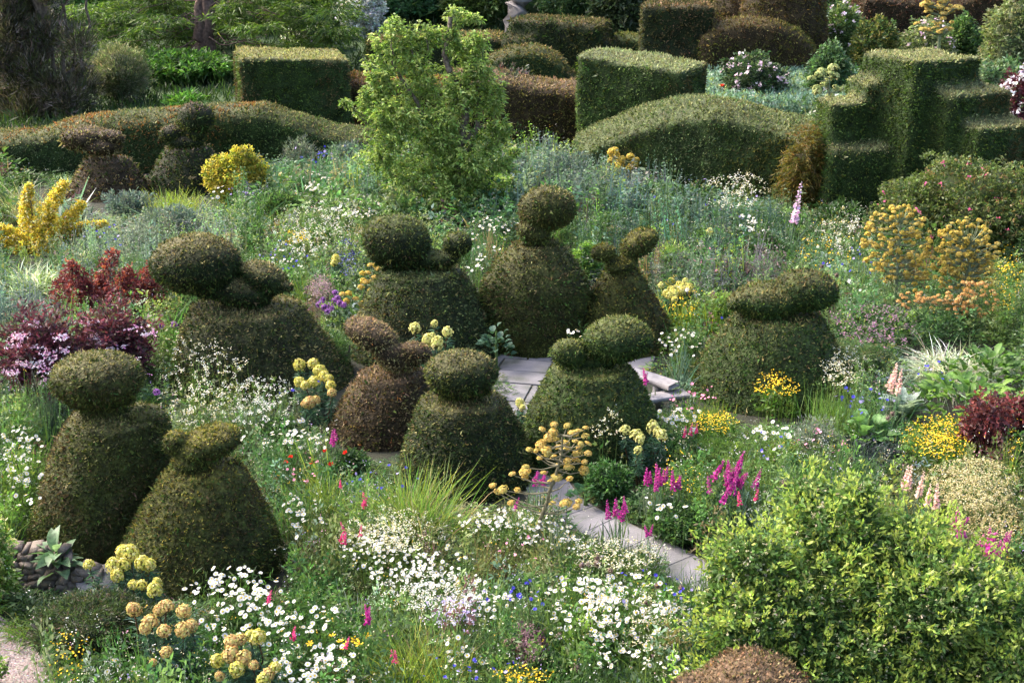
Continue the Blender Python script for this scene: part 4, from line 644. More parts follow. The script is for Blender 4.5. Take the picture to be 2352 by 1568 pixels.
PK = [('pink flowers between the bench and the flat-birded topiary', 1590, 905, 60, 35, 26, .05), ('pink dianthus heads left of the red poppies', 700, 1085, 60, 40, 16, .045), ('pink flowers on the dark feathery patch at far right centre', 1620, 600, 90, 30, 30, .06), ('pink flowers below the flat-birded topiary', 1870, 1010, 80, 40, 20, .05), ('pink flowers near the central dome', 1180, 1250, 80, 40, 12, .035)]
for lb, u, v, a, b_, n, sz in PK: drift('pink_clump', lb, 'pinks', [PINK], u, v, a, b_, n, sz, .5, 'clumps of pink flowers', .4)
def drift_at(name, label, cat, meshes, pts, size, h, group=None, fol=(.06, .12, .04), fname='flower_head', tilt=.25):
    p = P(np.array([q[0] for q in pts], float), np.array([q[1] for q in pts], float), h); c = p.mean(0); root = thing(name, label, cat, (c[0], c[1], float(terr(c[1]))), group); G = Geo(); stemsG(G, p, fol); part('stem', G, LEAF, root)
    for i, q in enumerate(p): place(fname, meshes[i % len(meshes)], q, size * random.uniform(.85, 1.1), root, tilt)
    return root
drift_at('poppy_clump', 'red poppies between the brown topiary and the broad olive one', 'poppies', [POPPY], [(668, 1051), (655, 1063), (717, 1064), (747, 1036), (760, 1068), (794, 1040)], .075, .5)
drift_at('poppy_clump', 'red poppies in the blue-green bed beyond the rolling hedge', 'poppies', [POPPY], [(1700, 181), (1658, 200), (1784, 203), (1875, 198), (1880, 203), (1762, 192), (1845, 152)], .2, .9)
drift_at('daylily_clump', 'yellow daylilies by the bottom grass tuft', 'daylilies', [LILY], [(763, 1460), (782, 1473), (796, 1478), (815, 1470), (842, 1460), (712, 1478), (790, 1485), (826, 1478)], .085, .5)
drift_at('allium_clump', 'purple allium globes beside the yellow giant fennel left of centre', 'alliums', [ALL], [(737, 695), (742, 688), (757, 700), (768, 690), (775, 684), (780, 696), (790, 700), (762, 708), (752, 715), (770, 672), (745, 705), (732, 700)], .11, .7)
drift_at('allium_clump', 'purple allium heads behind the left topiary cap', 'alliums', [ALL], [(365, 943), (360, 950), (400, 745), (372, 748), (360, 900)], .12, .6)
drift_at('allium_clump', 'lilac alliums at the top right', 'alliums', [ALL], [(2303, 125), (2312, 140), (2295, 155), (2320, 158), (2330, 162)], .22, .9)
drift_at('allium_clump', 'brown allium seed heads in the lower meadow', 'allium seed heads', [SEED], [(1337, 1298), (1352, 1296), (1372, 1280), (1372, 1295), (1402, 1310), (1510, 1345), (1325, 1535), (1180, 1470), (1165, 1475), (1195, 1485), (1358, 1430), (1285, 1460), (1485, 1385), (1565, 1350)], .075, .5)
drift_at('allium_clump', 'dull purple allium seed heads at right of centre', 'allium seed heads', [SEED], [(2060, 640), (1888, 612), (1905, 625), (1922, 632), (1800, 1110), (2040, 960), (2050, 950), (1955, 1055)], .09, .7)
drift_at('scabious_clump', 'lilac flower cluster by the lower meadow grass', 'scabious', [LAV], [(R.uniform(980, 1090), R.uniform(1375, 1410)) for _ in range(26)], .04, .5)
# spikes
def spikes(label, mesh, pts, size, h=.55, leaves=None, name='gladiolus_clump', cat='gladioli', group='magenta gladioli', lean=.22):
    p = P(np.array([q[0] for q in pts], float), np.array([q[1] for q in pts], float), h); c = p.mean(0); root = thing(name, label, cat, (c[0], c[1], float(terr(c[1]))), group)
    for q in p: place('flower_spike', random.choice(mesh), q, size * random.uniform(.8, 1.15), root, lean, (.1, 0))
    G = Geo(); n = len(p) * 7; b = np.repeat(p, 7, 0) + R.normal(size=(n, 3)) * np.array([.05, .05, 0]); b[:, 2] = terr(b[:, 1]) + h * .3; blades(G, b, np.tile([0, 0, 1.], (n, 1)) + R.normal(size=(n, 3)) * .18, .4, .018, vary((.12, .18, .11), n), .1, 2); part('leaves', G, LEAF, root); return root
el = lambda u, v, a, b_, n: list(zip(*elpts(u, v, a, b_, n)))
spikes('tall magenta gladiolus spikes over a fan of sword leaves right of the path', GLAD, el(1680, 1120, 58, 40, 18), .26); spikes('magenta spikes left of the tallest gladioli', GLAD, el(1525, 1125, 50, 25, 11), .22); spikes('short magenta pair at the path edge', GLAD, [(1415, 1185), (1425, 1195), (1398, 1192), (1438, 1178)], .24)
spikes('magenta spikes right of the huge shrub, upper group', GLAD, el(2190, 1225, 50, 22, 10), .24); spikes('magenta spikes right of the huge shrub, lower group', GLAD, el(2285, 1275, 45, 25, 10), .26); spikes('magenta spikes behind the giant fennel stem', GLAD, [(1230, 1115), (1240, 1110), (1250, 1115), (1225, 1105), (1182, 1170)], .18)
spikes('two magenta spikes left of the brown topiary', GLAD, [(762, 1020), (772, 1012), (768, 1025)], .2); spikes('rose red spikes in the lower left meadow', [GLADR], [(782, 1120), (832, 1165), (838, 1160), (792, 1225), (828, 1232), (790, 1250), (780, 1245)], .15)
spikes('lone magenta spike on a grey stem near the daylilies', GLAD, [(843, 1432), (848, 1425)], .2); spikes('magenta spikes at the bottom near the yellow euphorbia', [GLADR], [(670, 1470), (675, 1468), (793, 1490), (900, 1520), (615, 1385), (908, 1522)], .14); spikes('magenta spike beside the lower path', GLAD, [(1488, 1232), (1492, 1228)], .14)
spikes('magenta spike in front of the upper bench', GLAD, [(1480, 885), (1484, 880)], .22); spikes('magenta spikes among the yellow flowers right of the bench', GLADR and [GLADR], [(1600, 995), (1585, 1000), (1572, 1005), (1700, 1160), (1735, 1150)], .18)
spikes('pale foxglove spire before the ochre conifer', [FOX], [(1823, 515)], .75, .9, name='foxglove', cat='foxglove', group='foxgloves', lean=.03); spikes('purple foxgloves beside the egg-shaped hedge', [FOXM], [(1866, 85), (1872, 88), (1885, 98), (1905, 96), (1950, 60)], .6, .9, name='foxglove', cat='foxglove', group='foxgloves', lean=.06)
spikes('apricot foxgloves by the lime broad leaves at right', [FOXP], [(2040, 890), (2052, 885), (2062, 905), (2045, 900)], .32, .7, name='foxglove', cat='foxglove', group='foxgloves', lean=.08); spikes('pale pink foxgloves behind the huge shrub', [FOXP], [(2075, 1120), (2085, 1125), (2110, 1140), (2150, 1170), (2130, 1160)], .3, .6, name='foxglove', cat='foxglove', group='foxgloves', lean=.1)
spikes('purple foxgloves at the far right border', [FOXM], [(2240, 165), (2262, 160), (2320, 168), (2335, 172), (2345, 165)], .5, .9, name='foxglove', cat='foxglove', group='foxgloves', lean=.06)
# euphorbia
def euph(label, meshes, heads, h, fol=(.055, .12, .075), stem=(.12, .07, .04)):
    a = np.array(heads, float); hh = h + (a[:, 1].max() - a[:, 1]) / 400 * .8; p = P(a[:, 0], a[:, 1], hh); c = p.mean(0); root = thing('euphorbia', label, 'euphorbia', (c[0], c[1], float(terr(c[1]))), 'yellow-headed euphorbias'); G = Geo()
    for i, q in enumerate(p):
        r = a[i, 2] / scl(q[1], q[2]) * 1.95; bse = np.array([q[0] * .6 + c[0] * .4, q[1] * .6 + c[1] * .4 + .1, float(terr(q[1]))]); pts = wob(bse, q, 5, .02); tube(G, pts, [.012, .011, .01, .009, .008], stem, 5)
        o = place('flower_head', meshes[i % len(meshes)], q + np.array([0, 0, r * .1]), r, root, .3, (0, -.15)); o.scale = (r, r, r * random.uniform(.95, 1.35))
        n = 130; t = R.random(n) * .6; base = pts[-1] * (1 - t[:, None]) + pts[0] * t[:, None] - np.array([0, 0, r * .45]); d = R.normal(size=(n, 3)); d[:, 2] *= .4; d[:, 2] += .15; blades(G, base, d, .085 + r * .15, max(.010, .0007 * q[1]), vary(fol, n, .25), .15, 2)
    part('foliage', G, LEAF, root)
euph('fresh yellow euphorbia heads against the skirt of the broad olive topiary', EUPH, [(205, 1300, 14), (262, 1304, 19), (284, 1300, 18), (300, 1276, 22), (328, 1296, 19), (285, 1272, 20), (306, 1345, 13), (355, 1360, 19), (325, 1345, 14), (344, 1300, 16), (270, 1325, 16), (362, 1340, 12)], .6)
euph('peach-tinted euphorbia heads lower left on reddish stems', EUPHO, [(308, 1402, 18), (345, 1432, 21), (382, 1398, 20), (422, 1407, 19), (377, 1452, 18), (422, 1450, 21), (440, 1440, 17), (335, 1445, 16), (365, 1405, 14), (382, 1500, 16), (352, 1522, 10)], .6)
euph('crowded yellow-orange euphorbia at the bottom edge', EUPHO + EUPH, [(532, 1478, 20), (552, 1470, 16), (592, 1466, 21), (575, 1462, 14), (530, 1508, 22), (560, 1515, 20), (500, 1520, 17), (545, 1540, 20), (582, 1530, 14), (615, 1552, 17), (632, 1535, 15), (605, 1565, 18), (505, 1555, 12)], .6)
euph('yellow euphorbia right of the mushroom topiary base', EUPH, [(688, 842, 15), (688, 880, 14), (720, 840, 15), (735, 856, 17), (722, 880, 16), (745, 868, 14), (760, 888, 13), (755, 873, 12), (702, 888, 12)], .6); euph('tan euphorbia head below the yellow one', EUPHO, [(710, 928, 16), (725, 922, 12), (700, 930, 10), (762, 905, 12)], .5)
euph('pale yellow euphorbia in front of the dark domed topiary', EUPHP, [(953, 757, 15), (983, 785, 15), (1003, 792, 16), (1028, 765, 14), (998, 745, 9), (990, 778, 12)], .85); euph('pale euphorbia heads beside the giant fennel, right', EUPHP, [(1436, 990, 14), (1460, 1002, 15), (1470, 1012, 12), (1500, 985, 16), (1520, 1002, 15), (1510, 995, 12), (1465, 1036, 10)], .6)
euph('pale yellow head by the patio opening', EUPHP, [(1195, 928, 12), (1200, 938, 8)], .5); euph('single yellow euphorbia left of the dark domed topiary', EUPH, [(772, 598, 11), (768, 606, 9)], .7); euph('lone cream euphorbia far right of centre', EUPHP, [(1629, 535, 9)], .7)
euph('bright lemon euphorbia patch beyond the slim topiary', EUPHP + EUPH, [(u, v, 9) for u, v in el(1560, 665, 48, 26, 26)], .55)
# giant fennel
def fennel(label, umb, stem, Y, meshes, sz=1.0, stemr=.018, scol=(.22, .26, .16), orange=None):
    st = np.array([Q(a, b_, Y) for a, b_ in stem]); st[0, 2] = float(terr(Y)) if st[0, 2] < .3 else st[0, 2]; root = thing('giant_fennel', label, 'giant fennel', (st[0, 0], st[0, 1], float(terr(Y))), 'giant fennels with yellow umbels'); G = Geo()
    t = np.linspace(0, len(st) - 1, (len(st) - 1) * 4 + 1); S = np.stack([np.interp(t, range(len(st)), st[:, i]) for i in range(3)], 1); tube(G, np.concatenate([[[st[0, 0] - .02, st[0, 1], float(terr(Y))]], S]), np.linspace(stemr * 1.4, stemr * .6, len(S) + 1), scol, 7)
    bs = 1 if len(umb) < 80 else .55
    for i, (u, v, r) in enumerate(umb):
        q = Q(u, v, Y + R.uniform(-.22, .22)); k = S[(S[:, 2] < q[2] - .04)]; k = k if len(k) else S[:1]; j = k[np.argmin(((k - q) ** 2).sum(1))]; m = (j * .5 + q * .5) - np.array([0, 0, .04]); rr = r / scl(Y, q[2]) * 1.8 * sz
        tube(G, [j, m, q - [0, 0, rr * .1]], [stemr * .5 * bs, stemr * .35 * bs, stemr * .22 * bs], scol, 5); o = place('umbel', meshes[i % len(meshes)], q, rr, root, .25, (0, -.1)); o.scale = (rr, rr, rr * random.uniform(.8, 1.1))
    part('stem', G, LEAF, root); return root
U = lambda l: [(1010.6 + x * .2637, 780.9 + y * .2637, r * .27) for x, y, r in l]
F1 = U([(890, 775, 35), (995, 735, 40), (1105, 745, 38), (1270, 765, 33), (990, 800, 50), (955, 850, 60), (1000, 850, 45), (895, 890, 40), (1160, 815, 55), (1210, 790, 40), (1265, 835, 40), (1090, 895, 50), (1030, 930, 38), (875, 920, 55), (780, 955, 38), (840, 960, 35), (925, 960, 55), (990, 1015, 38), (940, 1000, 40), (870, 1025, 35), (1110, 945, 45), (1180, 885, 40), (1230, 905, 35), (1290, 900, 40), (1210, 935, 33), (1290, 985, 42), (1200, 985, 55),
        (1110, 1055, 40), (1185, 1045, 45), (1260, 1060, 35), (1125, 1110, 55), (1255, 1135, 52), (1025, 1090, 37), (905, 1155, 38), (745, 1105, 42), (740, 1150, 62), (742, 1190, 42), (630, 1165, 38), (1015, 1195, 62), (970, 1225, 40), (1130, 1205, 38), (460, 1265, 40), (550, 1300, 55), (500, 1320, 40), (675, 1305, 35), (620, 1415, 40), (975, 1420, 38), (1095, 1420, 65), (1210, 1405, 38), (1190, 1450, 40)])
b = P(1225, 1290); fennel('tall giant fennel with golden umbels standing before the path in the foreground', F1, [(1225, 1290), (1242, 1190), (1258, 1150), (1261, 1130), (1276, 1092), (1290, 1045), (1292, 1000)], float(b[1]), FENN + [FENB, FENN[0]], scol=(.22, .2, .13), stemr=.02)
F2 = [(762.6 + x * .3516, 505.3 + y * .3516, 9.5) for x, y in ((250, 295), (285, 290), (345, 300), (310, 285), (235, 345), (385, 345), (280, 375), (205, 400), (225, 405), (190, 440), (255, 455), (330, 415), (340, 445), (390, 440), (380, 480), (350, 470), (370, 355), (110, 480), (70, 485), (95, 530), (155, 515), (195, 545), (245, 540), (280, 610), (310, 615), (200, 350), (300, 320), (260, 405))]
fennel('smaller giant fennel rising left of the dark domed topiary', F2, [(800, 780), (820, 725), (845, 690), (862, 650)], float(P(800, 790)[1]), [FENN[0], FENY])
def cl(u, v, a, b_, n, r): return [(x, y, r * random.uniform(.7, 1.2)) for x, y in zip(*elpts(u, v, a, b_, n, .5))]
fennel('huge giant fennel, left of the yellow pair at right', cl(2060, 560, 80, 92, 190, 7) + cl(2105, 625, 64, 44, 60, 6.5), [(2055, 740), (2058, 660), (2062, 600), (2065, 550), (2068, 510)], float(P(2055, 735)[1]), [FENY, FENO, FENY, FENB], stemr=.03)
fennel('huge giant fennel, right of the yellow pair at right', cl(2222, 572, 74, 74, 170, 7) + cl(2220, 640, 64, 62, 80, 6.5), [(2180, 760), (2200, 690), (2225, 620), (2228, 560)], float(P(2180, 740)[1]), [FENY, FENO, FENY, FENB], stemr=.045)
fennel('fading orange fennel umbels below the yellow pair', cl(2230, 690, 62, 45, 80, 7) + cl(2110, 690, 60, 22, 36, 6), [(2200, 790), (2205, 730), (2210, 690)], float(P(2200, 775)[1]), [ballhead([(.62, .33, .10), (.58, .36, .14)], (1, 1), 50, .14, .7, -.3)], scol=(.2, .22, .1))
fennel('yellow giant fennel at the top right beside purple foxgloves', cl(2160, 12, 50, 22, 34, 10) + cl(2150, 55, 50, 20, 20, 8), [(2155, 130), (2158, 80), (2165, 20)], 44, [FENN[0], FENB], stemr=.05)
fennel('flat-topped yellow umbels in front of the rolling hedge', cl(1430, 368, 34, 30, 26, 10), [(1432, 470), (1432, 420), (1430, 370)], float(P(1432, 450)[1]), [FENY], stemr=.02); fennel('slender lime umbels right of the flat-topped ones', cl(1545, 372, 22, 18, 10, 6), [(1540, 450), (1542, 400), (1544, 370)], float(P(1540, 440)[1]), [FENY], stemr=.015)
fennel('young pale green umbels in the blue-green poppy bed', cl(2100 - 20 - 5, 165, 20, 20, 1, 8)[:0] + cl(1905, 195, 45, 40, 18, 12), [(1905, 240), (1905, 205), (1905, 180)], 37, [ballhead([(.42, .46, .18), (.34, .40, .15)], (1, 1), 60, .13, .8, -.3)], stemr=.03)
# yellow-flowered clumps (tiny flowers: joined)
def tinyflowers(name, label, cat, u, v, ru, rv, n, col, r, h, fol, group=None, wt=None, k=4, dome_=.5, folL=.08):
    uu, vv = elpts(u, v, ru, rv, n, .6); c = P(u, v + rv * .6, h * .6); hh = np.maximum(.1, h * (1 - dome_ * ((uu - u) / ru) ** 2) + R.normal(size=n) * .06); p = P(uu, vv, hh); root = thing(name, label, cat, (c[0], c[1], float(terr(c[1]))), group)
    G = Geo(); cc = np.atleast_2d(np.array(col)); florets(G, np.repeat(p, k, 0) + R.normal(size=(n * k, 3)) * r * 1.6, np.tile([0, -.3, 1.], (n * k, 1)) + R.normal(size=(n * k, 3)) * .5, r, [tuple(x) for x in cc], wt or (1,) * len(cc)); part('blossom', G, PETAL, root, kind='stuff')
    G = Geo(); m = int(n * 1.1); pu, pv = elpts(u, v + 5, ru, rv * 1.1, m, .6); q = P(pu, pv, h * .75); q[:, 2] -= R.random(m) * h * .6; shoots(G, q, np.tile([0, 0, 1.], (m, 1)), 5, folL, folL * .3 + .0003 * c[1], vary(fol, m, .2), .8, .3); stemsG(G, p[::2], fol, .004); part('foliage', G, LEAF, root); return root
YF = (.80, .50, .02)
for lb, u, v, a, b_, n in (('golden yellow flower mound in front of the flat-birded topiary', 1785, 868, 68, 42, 240), ('yellow flowers below the dark topiary foot at right', 1640, 968, 55, 25, 150), ('large yellow flower drift beside the wine-dark smoke bush', 2160, 1000, 85, 50, 420), ('small yellow flowers at the right edge under the fennel', 2310, 620, 50, 100, 260), ('yellow flowers on the rim of the lemon euphorbia patch', 1560, 690, 60, 45, 110), ('sparse yellow buttercups left of the topiary base', 690, 545, 50, 16, 90),
                           ('yellow buttercups in the corner by the gravel', 160, 1500, 60, 60, 60), ('tiny yellow flowers at the bottom near the lower meadow', 1200, 1550, 80, 20, 80), ('yellow flowers at the lower right edge', 2330, 1000, 30, 60, 60), ('buttercups between the path and gladioli', 1560, 1085, 60, 50, 40), ('tiny yellow flowers far beyond the silver grass', 1900, 560, 90, 60, 80)):
    tinyflowers('yellow_flower_clump', lb, 'yellow flowers', u, v, a, b_, n, [YF, (.85, .6, .05)], max(.011, .00068 * float(P(u, v)[1])), .55, (.08, .15, .025), 'clumps of small yellow flowers', k=2)
WH = [(.66, .66, .62), (.58, .58, .46)]; CRM = [(.60, .57, .38), (.45, .42, .2), (.64, .64, .54)]
for lb, u, v, a, b_, n, h, cc in (('white cow parsley sprays in front of the mushroom topiary', 480, 830, 115, 90, 150, .9, CRM + WH), ('cow parsley right of the leftmost topiary cap', 470, 930, 110, 55, 110, .7, CRM), ('white umbels against the foot of the rolling hedge', 1690, 440, 80, 45, 120, .9, CRM + WH), ('white frothy umbels left of the dark domed topiary', 720, 530, 115, 55, 220, .7, CRM + WH),
                                  ('cream umbels of the lower left meadow', 900, 1215, 130, 50, 330, .6, CRM), ('cream umbels around the lower centre', 1420, 1270, 120, 35, 200, .5, CRM), ('creamy haze of seed umbels behind the huge shrub', 2230, 1110, 110, 60, 700, .7, [(.40, .34, .15), (.32, .28, .11), (.55, .5, .3)]), ('tan seed umbels at the right edge', 2280, 1200, 80, 60, 350, .6, [(.36, .29, .12), (.3, .26, .1), (.48, .42, .24)]),
                                  ('white umbels beside the flat-birded topiary', 1930, 840, 70, 45, 160, .7, CRM), ('cream umbels between two-ball topiary and euphorbia', 1400, 960, 50, 60, 60, .9, CRM), ('small white umbels beyond the giant fennel', 1960, 520, 70, 44, 70, .7, CRM + WH), ('pale umbels on the far side of the slim topiary', 1440, 330, 50, 22, 90, .9, CRM), ('white sprays right of the foxglove spire', 1910, 540, 60, 34, 50, .7, CRM + WH),
                                  ('white umbels in the bottom right of the meadow', 1500, 1430, 110, 60, 160, .5, CRM), ('white umbels in the centre of the lower meadow', 990, 1360, 140, 50, 240, .5, WH), ('white umbels below the cow parsley', 600, 920, 90, 60, 160, .6, WH), ('lilac and white umbels beside the lower grass', 1040, 1400, 90, 35, 120, .5, [(.6, .48, .7), (.8, .78, .8)]), ('white umbels beside the lilac alliums', 2330, 240, 40, 60, 140, .9, WH)):
    Yq = float(P(u, v)[1]); tinyflowers('cow_parsley', lb, 'cow parsley', u, v, a, b_, n, cc, max(.009, .00052 * Yq), h, (.10, .15, .045), 'drifts of cow parsley', k=7)
tinyflowers('dead_nettle', 'dark leafy mound with dusty purple flowers below the giant fennel', 'purple-flowered mound', 2005, 745, 110, 55, 120, [(.22, .12, .17), (.30, .17, .24)], .016, .6, (.035, .075, .025), k=6, folL=.13)
tinyflowers('lilac_flower_clump', 'lilac-blue speckled patch left of the mushroom topiary', 'lilac flowers', 560, 420, 60, 30, 60, [(.4, .33, .62)], .03, .6, (.1, .14, .09), k=4); tinyflowers('blue_flower_clump', 'very dark blue flowers left of the dark domed topiary', 'blue flowers', 795, 590, 40, 40, 120, [(.03, .03, .14), (.12, .14, .3)], .02, .6, (.06, .1, .06), k=3)
tinyflowers('smoky_fennel', 'smoky purple-bronze feathery plant above the alliums', 'bronze fennel', 735, 655, 32, 24, 260, [(.25, .17, .18)], .014, .8, (.15, .11, .11), k=2); tinyflowers('smoky_fennel', 'dusky purple feathery patch in the lower meadow', 'bronze fennel', 1215, 1475, 35, 45, 200, [(.2, .11, .13)], .01, .5, (.1, .06, .07), k=2)
# grasses
def grass(label, u, vb, h, n, cols, wts, spread, wd, droop, rb=.12, name='grass_clump', cat='ornamental grass', seg=4, group=None):
    b = P(u, vb); b[2] = terr(b[1]); root = thing(name, label, cat, b, group); G = Geo(); base = b + R.normal(size=(n, 3)) * np.array([rb, rb, 0]); d = np.tile([0, 0, 1.], (n, 1)) + R.normal(size=(n, 3)) * np.array([spread, spread, .05])
    blades(G, base, d, h * R.uniform(.6, 1.15, n), np.maximum(wd, .0005 * b[1]), vary(pal(cols, wts, n), n, .2), droop * R.uniform(.4, 1.5, n), seg); part('blades', G, LEAF, root); BLOCK.append((b[0], b[1] - .05, max(rb * 1.2, h * spread * .7))); return root
GRN, LIM, BLU, STR, PALE = (.10, .18, .03), (.24, .30, .04), (.13, .20, .16), (.34, .30, .14), (.5, .55, .42)
GC = 'ornamental grasses in the borders'
grass('tall airy green grass in front of the central dome', 955, 1262, 1.2, 900, [(.15, .25, .05), LIM, STR, (.09, .17, .04)], (4, 2, 1.2, 2), .30, .010, .35, .18, group=GC); grass('lime-yellow grass tuft at the bottom edge', 965, 1610, .85, 1100, [LIM, (.38, .42, .08), STR, GRN], (4, 3, 1, 1.5), .42, .010, .4, .15, group=GC)
grass('arching white-striped grass below the yellow barberry', 75, 690, 1.05, 1500, [PALE, (.24, .34, .12), (.11, .19, .09)], (4, 3, 1.5), .42, .026, .75, .2, group=GC); grass('silvery white variegated grass at right', 2175, 880, 1.0, 1000, [(.55, .58, .48), PALE, (.25, .3, .16)], (4, 3, 2), .6, .018, .75, .2, group=GC)
grass('tall thin straw grass beside the yellow barberry', 55, 520, 1.5, 500, [STR, (.16, .2, .08), PALE], (3, 4, 1), .32, .012, .5, .3, group=GC); grass('striped upright grass behind the magenta spikes at right', 2235, 1290, .85, 260, [(.2, .28, .17), PALE, GRN], (4, 1.5, 2), .3, .014, .5, .2, group=GC)
grass('fan of blue-green sword leaves under the tall gladioli', 1682, 1232, .62, 150, [(.09, .16, .12), (.06, .12, .08)], (1, 1), .13, .022, .05, .10, name='sword_leaves', cat='gladiolus leaves', seg=3); grass('upright blue-green grass of the lower meadow', 1120, 1475, .62, 700, [(.12, .22, .08), BLU, GRN], (3, 2, 2), .22, .006, .15, .25, group=GC)
grass('blue-grey arching grass at the bottom right of centre', 1430, 1590, .55, 420, [BLU, (.22, .3, .26)], (2, 1), .5, .009, .8, .15, group=GC); grass('dark green rushes by the lower path', 1565, 1440, .6, 320, [(.05, .11, .03), GRN], (3, 1), .16, .008, .1, .14, group=GC); grass('second rushes near the lower path verge', 1455, 1330, .45, 260, [(.07, .14, .03), GRN], (3, 1), .2, .007, .15, .16, group=GC)
grass('yellow-green grass right of the broad olive topiary', 740, 1205, .8, 420, [LIM, GRN, PALE], (3, 2, .6), .25, .006, .25, .16, group=GC); grass('lime grass blades right of the bench', 1625, 1000, .55, 300, [LIM, GRN], (1, 2), .2, .010, .2, .14, group=GC); grass('green cornflower stalks right of the yellow mound', 1920, 1010, .8, 420, [GRN, (.12, .2, .06)], (1, 1), .2, .009, .15, .22, group=GC)
grass('blue-green blades right of the flat bird topiary head', 1980, 665, .8, 420, [BLU, GRN], (1, 1), .22, .012, .25, .3, group=GC); grass('fine green grass in the lower left meadow', 880, 1420, .55, 600, [GRN, STR, (.08, .14, .03)], (3, 1, 2), .35, .005, .4, .25, group=GC); grass('fine grey-green stalks beneath the cow parsley', 585, 1020, .75, 420, [(.13, .2, .09), BLU], (2, 1), .22, .007, .15, .25, group=GC)
grass('blue-green cornflower clump left of the pear tree', 790, 430, 1.0, 600, [(.12, .2, .1), BLU], (1, 1), .22, .016, .2, .7, group=GC); grass('lime blades far left by the small topiary', 400, 500, .85, 360, [LIM, (.2, .28, .08)], (2, 1), .3, .016, .3, .3, group=GC); grass('blue-green blades beyond the slim topiary', 1690, 640, .9, 220, [BLU, (.1, .17, .09)], (1, 1), .3, .018, .6, .3, group=GC)
grass('dark arching blades beside the foxglove spire', 1830, 640, .9, 160, [(.07, .13, .06), BLU], (1, 1), .35, .03, .7, .2, group=GC); grass('sword leaves beneath the golden shrub', 640, 540, .8, 200, [(.12, .2, .05), LIM], (2, 1), .3, .025, .3, .5, group=GC); grass('lime green spears near the yellow daisies', 1590, 770, .6, 160, [LIM, GRN], (2, 1), .2, .02, .1, .2, group=GC)
grass('coarse grass at the gravel edge, lower left', 75, 1455, .4, 260, [GRN, (.16, .2, .05)], (2, 1), .5, .01, .6, .15, group=GC)
# big single leaves
def leafmesh(col, seg=5, wd=.4, droop=.45, ruff=0.0):
    G = Geo(); V = []; q = []
    for i in range(seg + 1):
        t = i / seg; wv = wd * .5 * math.sin(math.pi * min(1, t * .92 + .08)) ** .8 * (1 + ruff * (i % 2)); x = t - .1 * t * t; z = .25 * t - droop * t * t; V += [(x, -wv, z + wv * .35), (x, 0, z), (x, wv, z + wv * .35)]
    for i in range(seg): q += [(3 * i, 3 * i + 3, 3 * i + 4, 3 * i + 1), (3 * i + 1, 3 * i + 4, 3 * i + 5, 3 * i + 2)]
    G.add(V, col, quads=q); return G.mesh('leaf', LEAF, True)
def bigleaf(name, label, cat, u, vb, n, meshes, L, rx, h, up=(.2, 1.0)):
    b = P(u, vb); b[2] = terr(b[1]); root = thing(name, label, cat, b)
    S = Geo(); tube(S, [b, b + [0, 0, h * .9]], [.03, .015], (.1, .16, .05)); part('stem', S, LEAF, root)
    for i in range(n):
        a = random.uniform(0, 6.283); rr = rx * math.sqrt(random.random()); f = rr / max(rx, .01); o = bpy.data.objects.new('leaf', random.choice(meshes)); o.parent = root
        o.location = (rr * math.cos(a), rr * math.sin(a) * .8, h * (1 - .55 * f * f) * random.uniform(.55, 1)); o.rotation_euler = (random.gauss(0, .25), -random.uniform(*up), a + random.gauss(0, .5)); o.scale = (L * random.uniform(.7, 1.2),) * 3; COL.objects.link(o)
    BLOCK.append((b[0], b[1], max(rx * .9, .15))); return root
bigleaf('mullein', 'large felted grey-green mullein rosette on the stone wall', 'mullein', 140, 1345, 26, [leafmesh((.16, .25, .14), 5, .42, .45), leafmesh((.11, .19, .09), 5, .4, .6)], .30, .06, .55, (.1, 1.1))
bigleaf('broad_leaved_clump', 'lush clump of broad pointed green leaves at the right', 'broad-leaved plant', 2215, 985, 270, [leafmesh((.10, .20, .03), 4, .42, .5), leafmesh((.07, .15, .03), 4, .42, .4), leafmesh((.16, .27, .04), 4, .4, .6)], .21, .95, .72); bigleaf('hollyhock', 'light green rounded leaves in front of the broad-leaved clump', 'hollyhock', 1990, 1040, 60, [leafmesh((.16, .30, .10), 4, .85, .3), leafmesh((.12, .24, .07), 4, .85, .3)], .19, .3, .55)
bigleaf('broad_leaved_clump', 'upper clump of broad leaves beneath the silver grass', 'broad-leaved plant', 2270, 900, 200, [leafmesh((.09, .18, .03), 4, .42, .5), leafmesh((.06, .13, .025), 4, .42, .4)], .22, .7, .6); bigleaf('silver_artichoke', 'silvery jagged-leaved plant beside the apricot foxgloves', 'silver-leaved plant', 2065, 990, 44, [leafmesh((.25, .32, .27), 6, .3, .35, .5)], .34, .12, .45, (.2, 1.2))
bigleaf('mallow', 'round dark mallow leaves at the path edge', 'mallow', 1345, 1165, 34, [leafmesh((.06, .14, .06), 4, .95, .25), leafmesh((.09, .19, .09), 4, .95, .25)], .10, .22, .3); bigleaf('climbing_vine', 'blue-green leafy vine at the patio corner', 'vine', 1140, 848, 60, [leafmesh((.05, .11, .06), 4, .8, .4), leafmesh((.09, .17, .11), 4, .8, .4)], .12, .25, .7)
bush('smoke_bush', 'wine-dark purple smoke bush at the right', 'shrub', 2245, 1075, 885, 130, [(.12, .03, .035), (.08, .03, .035), (.2, .05, .05)], (4, 3, 1.4), 520, 5, .065, .045, shell=.7, core=False, lump=.8, freq=3); bush('smoke_bush', 'dusky purple smoke bush cut by the right edge', 'shrub', 2335, 1055, 890, 110, [(.12, .03, .035), (.08, .03, .035), (.2, .05, .05)], (4, 3, 1.4), 480, 5, .065, .045, shell=.7, core=False, lump=.8, freq=3)
bush('prostrate_juniper', 'low spreading dark juniper mound at the lower left', 'juniper', 240, 1520, 1375, 330, [(.035, .06, .02), (.05, .075, .025), (.09, .07, .05)], (4, 3, 1), 5200, 5, .055, .011, lump=.45, freq=3, spread=.6, depth=.7)
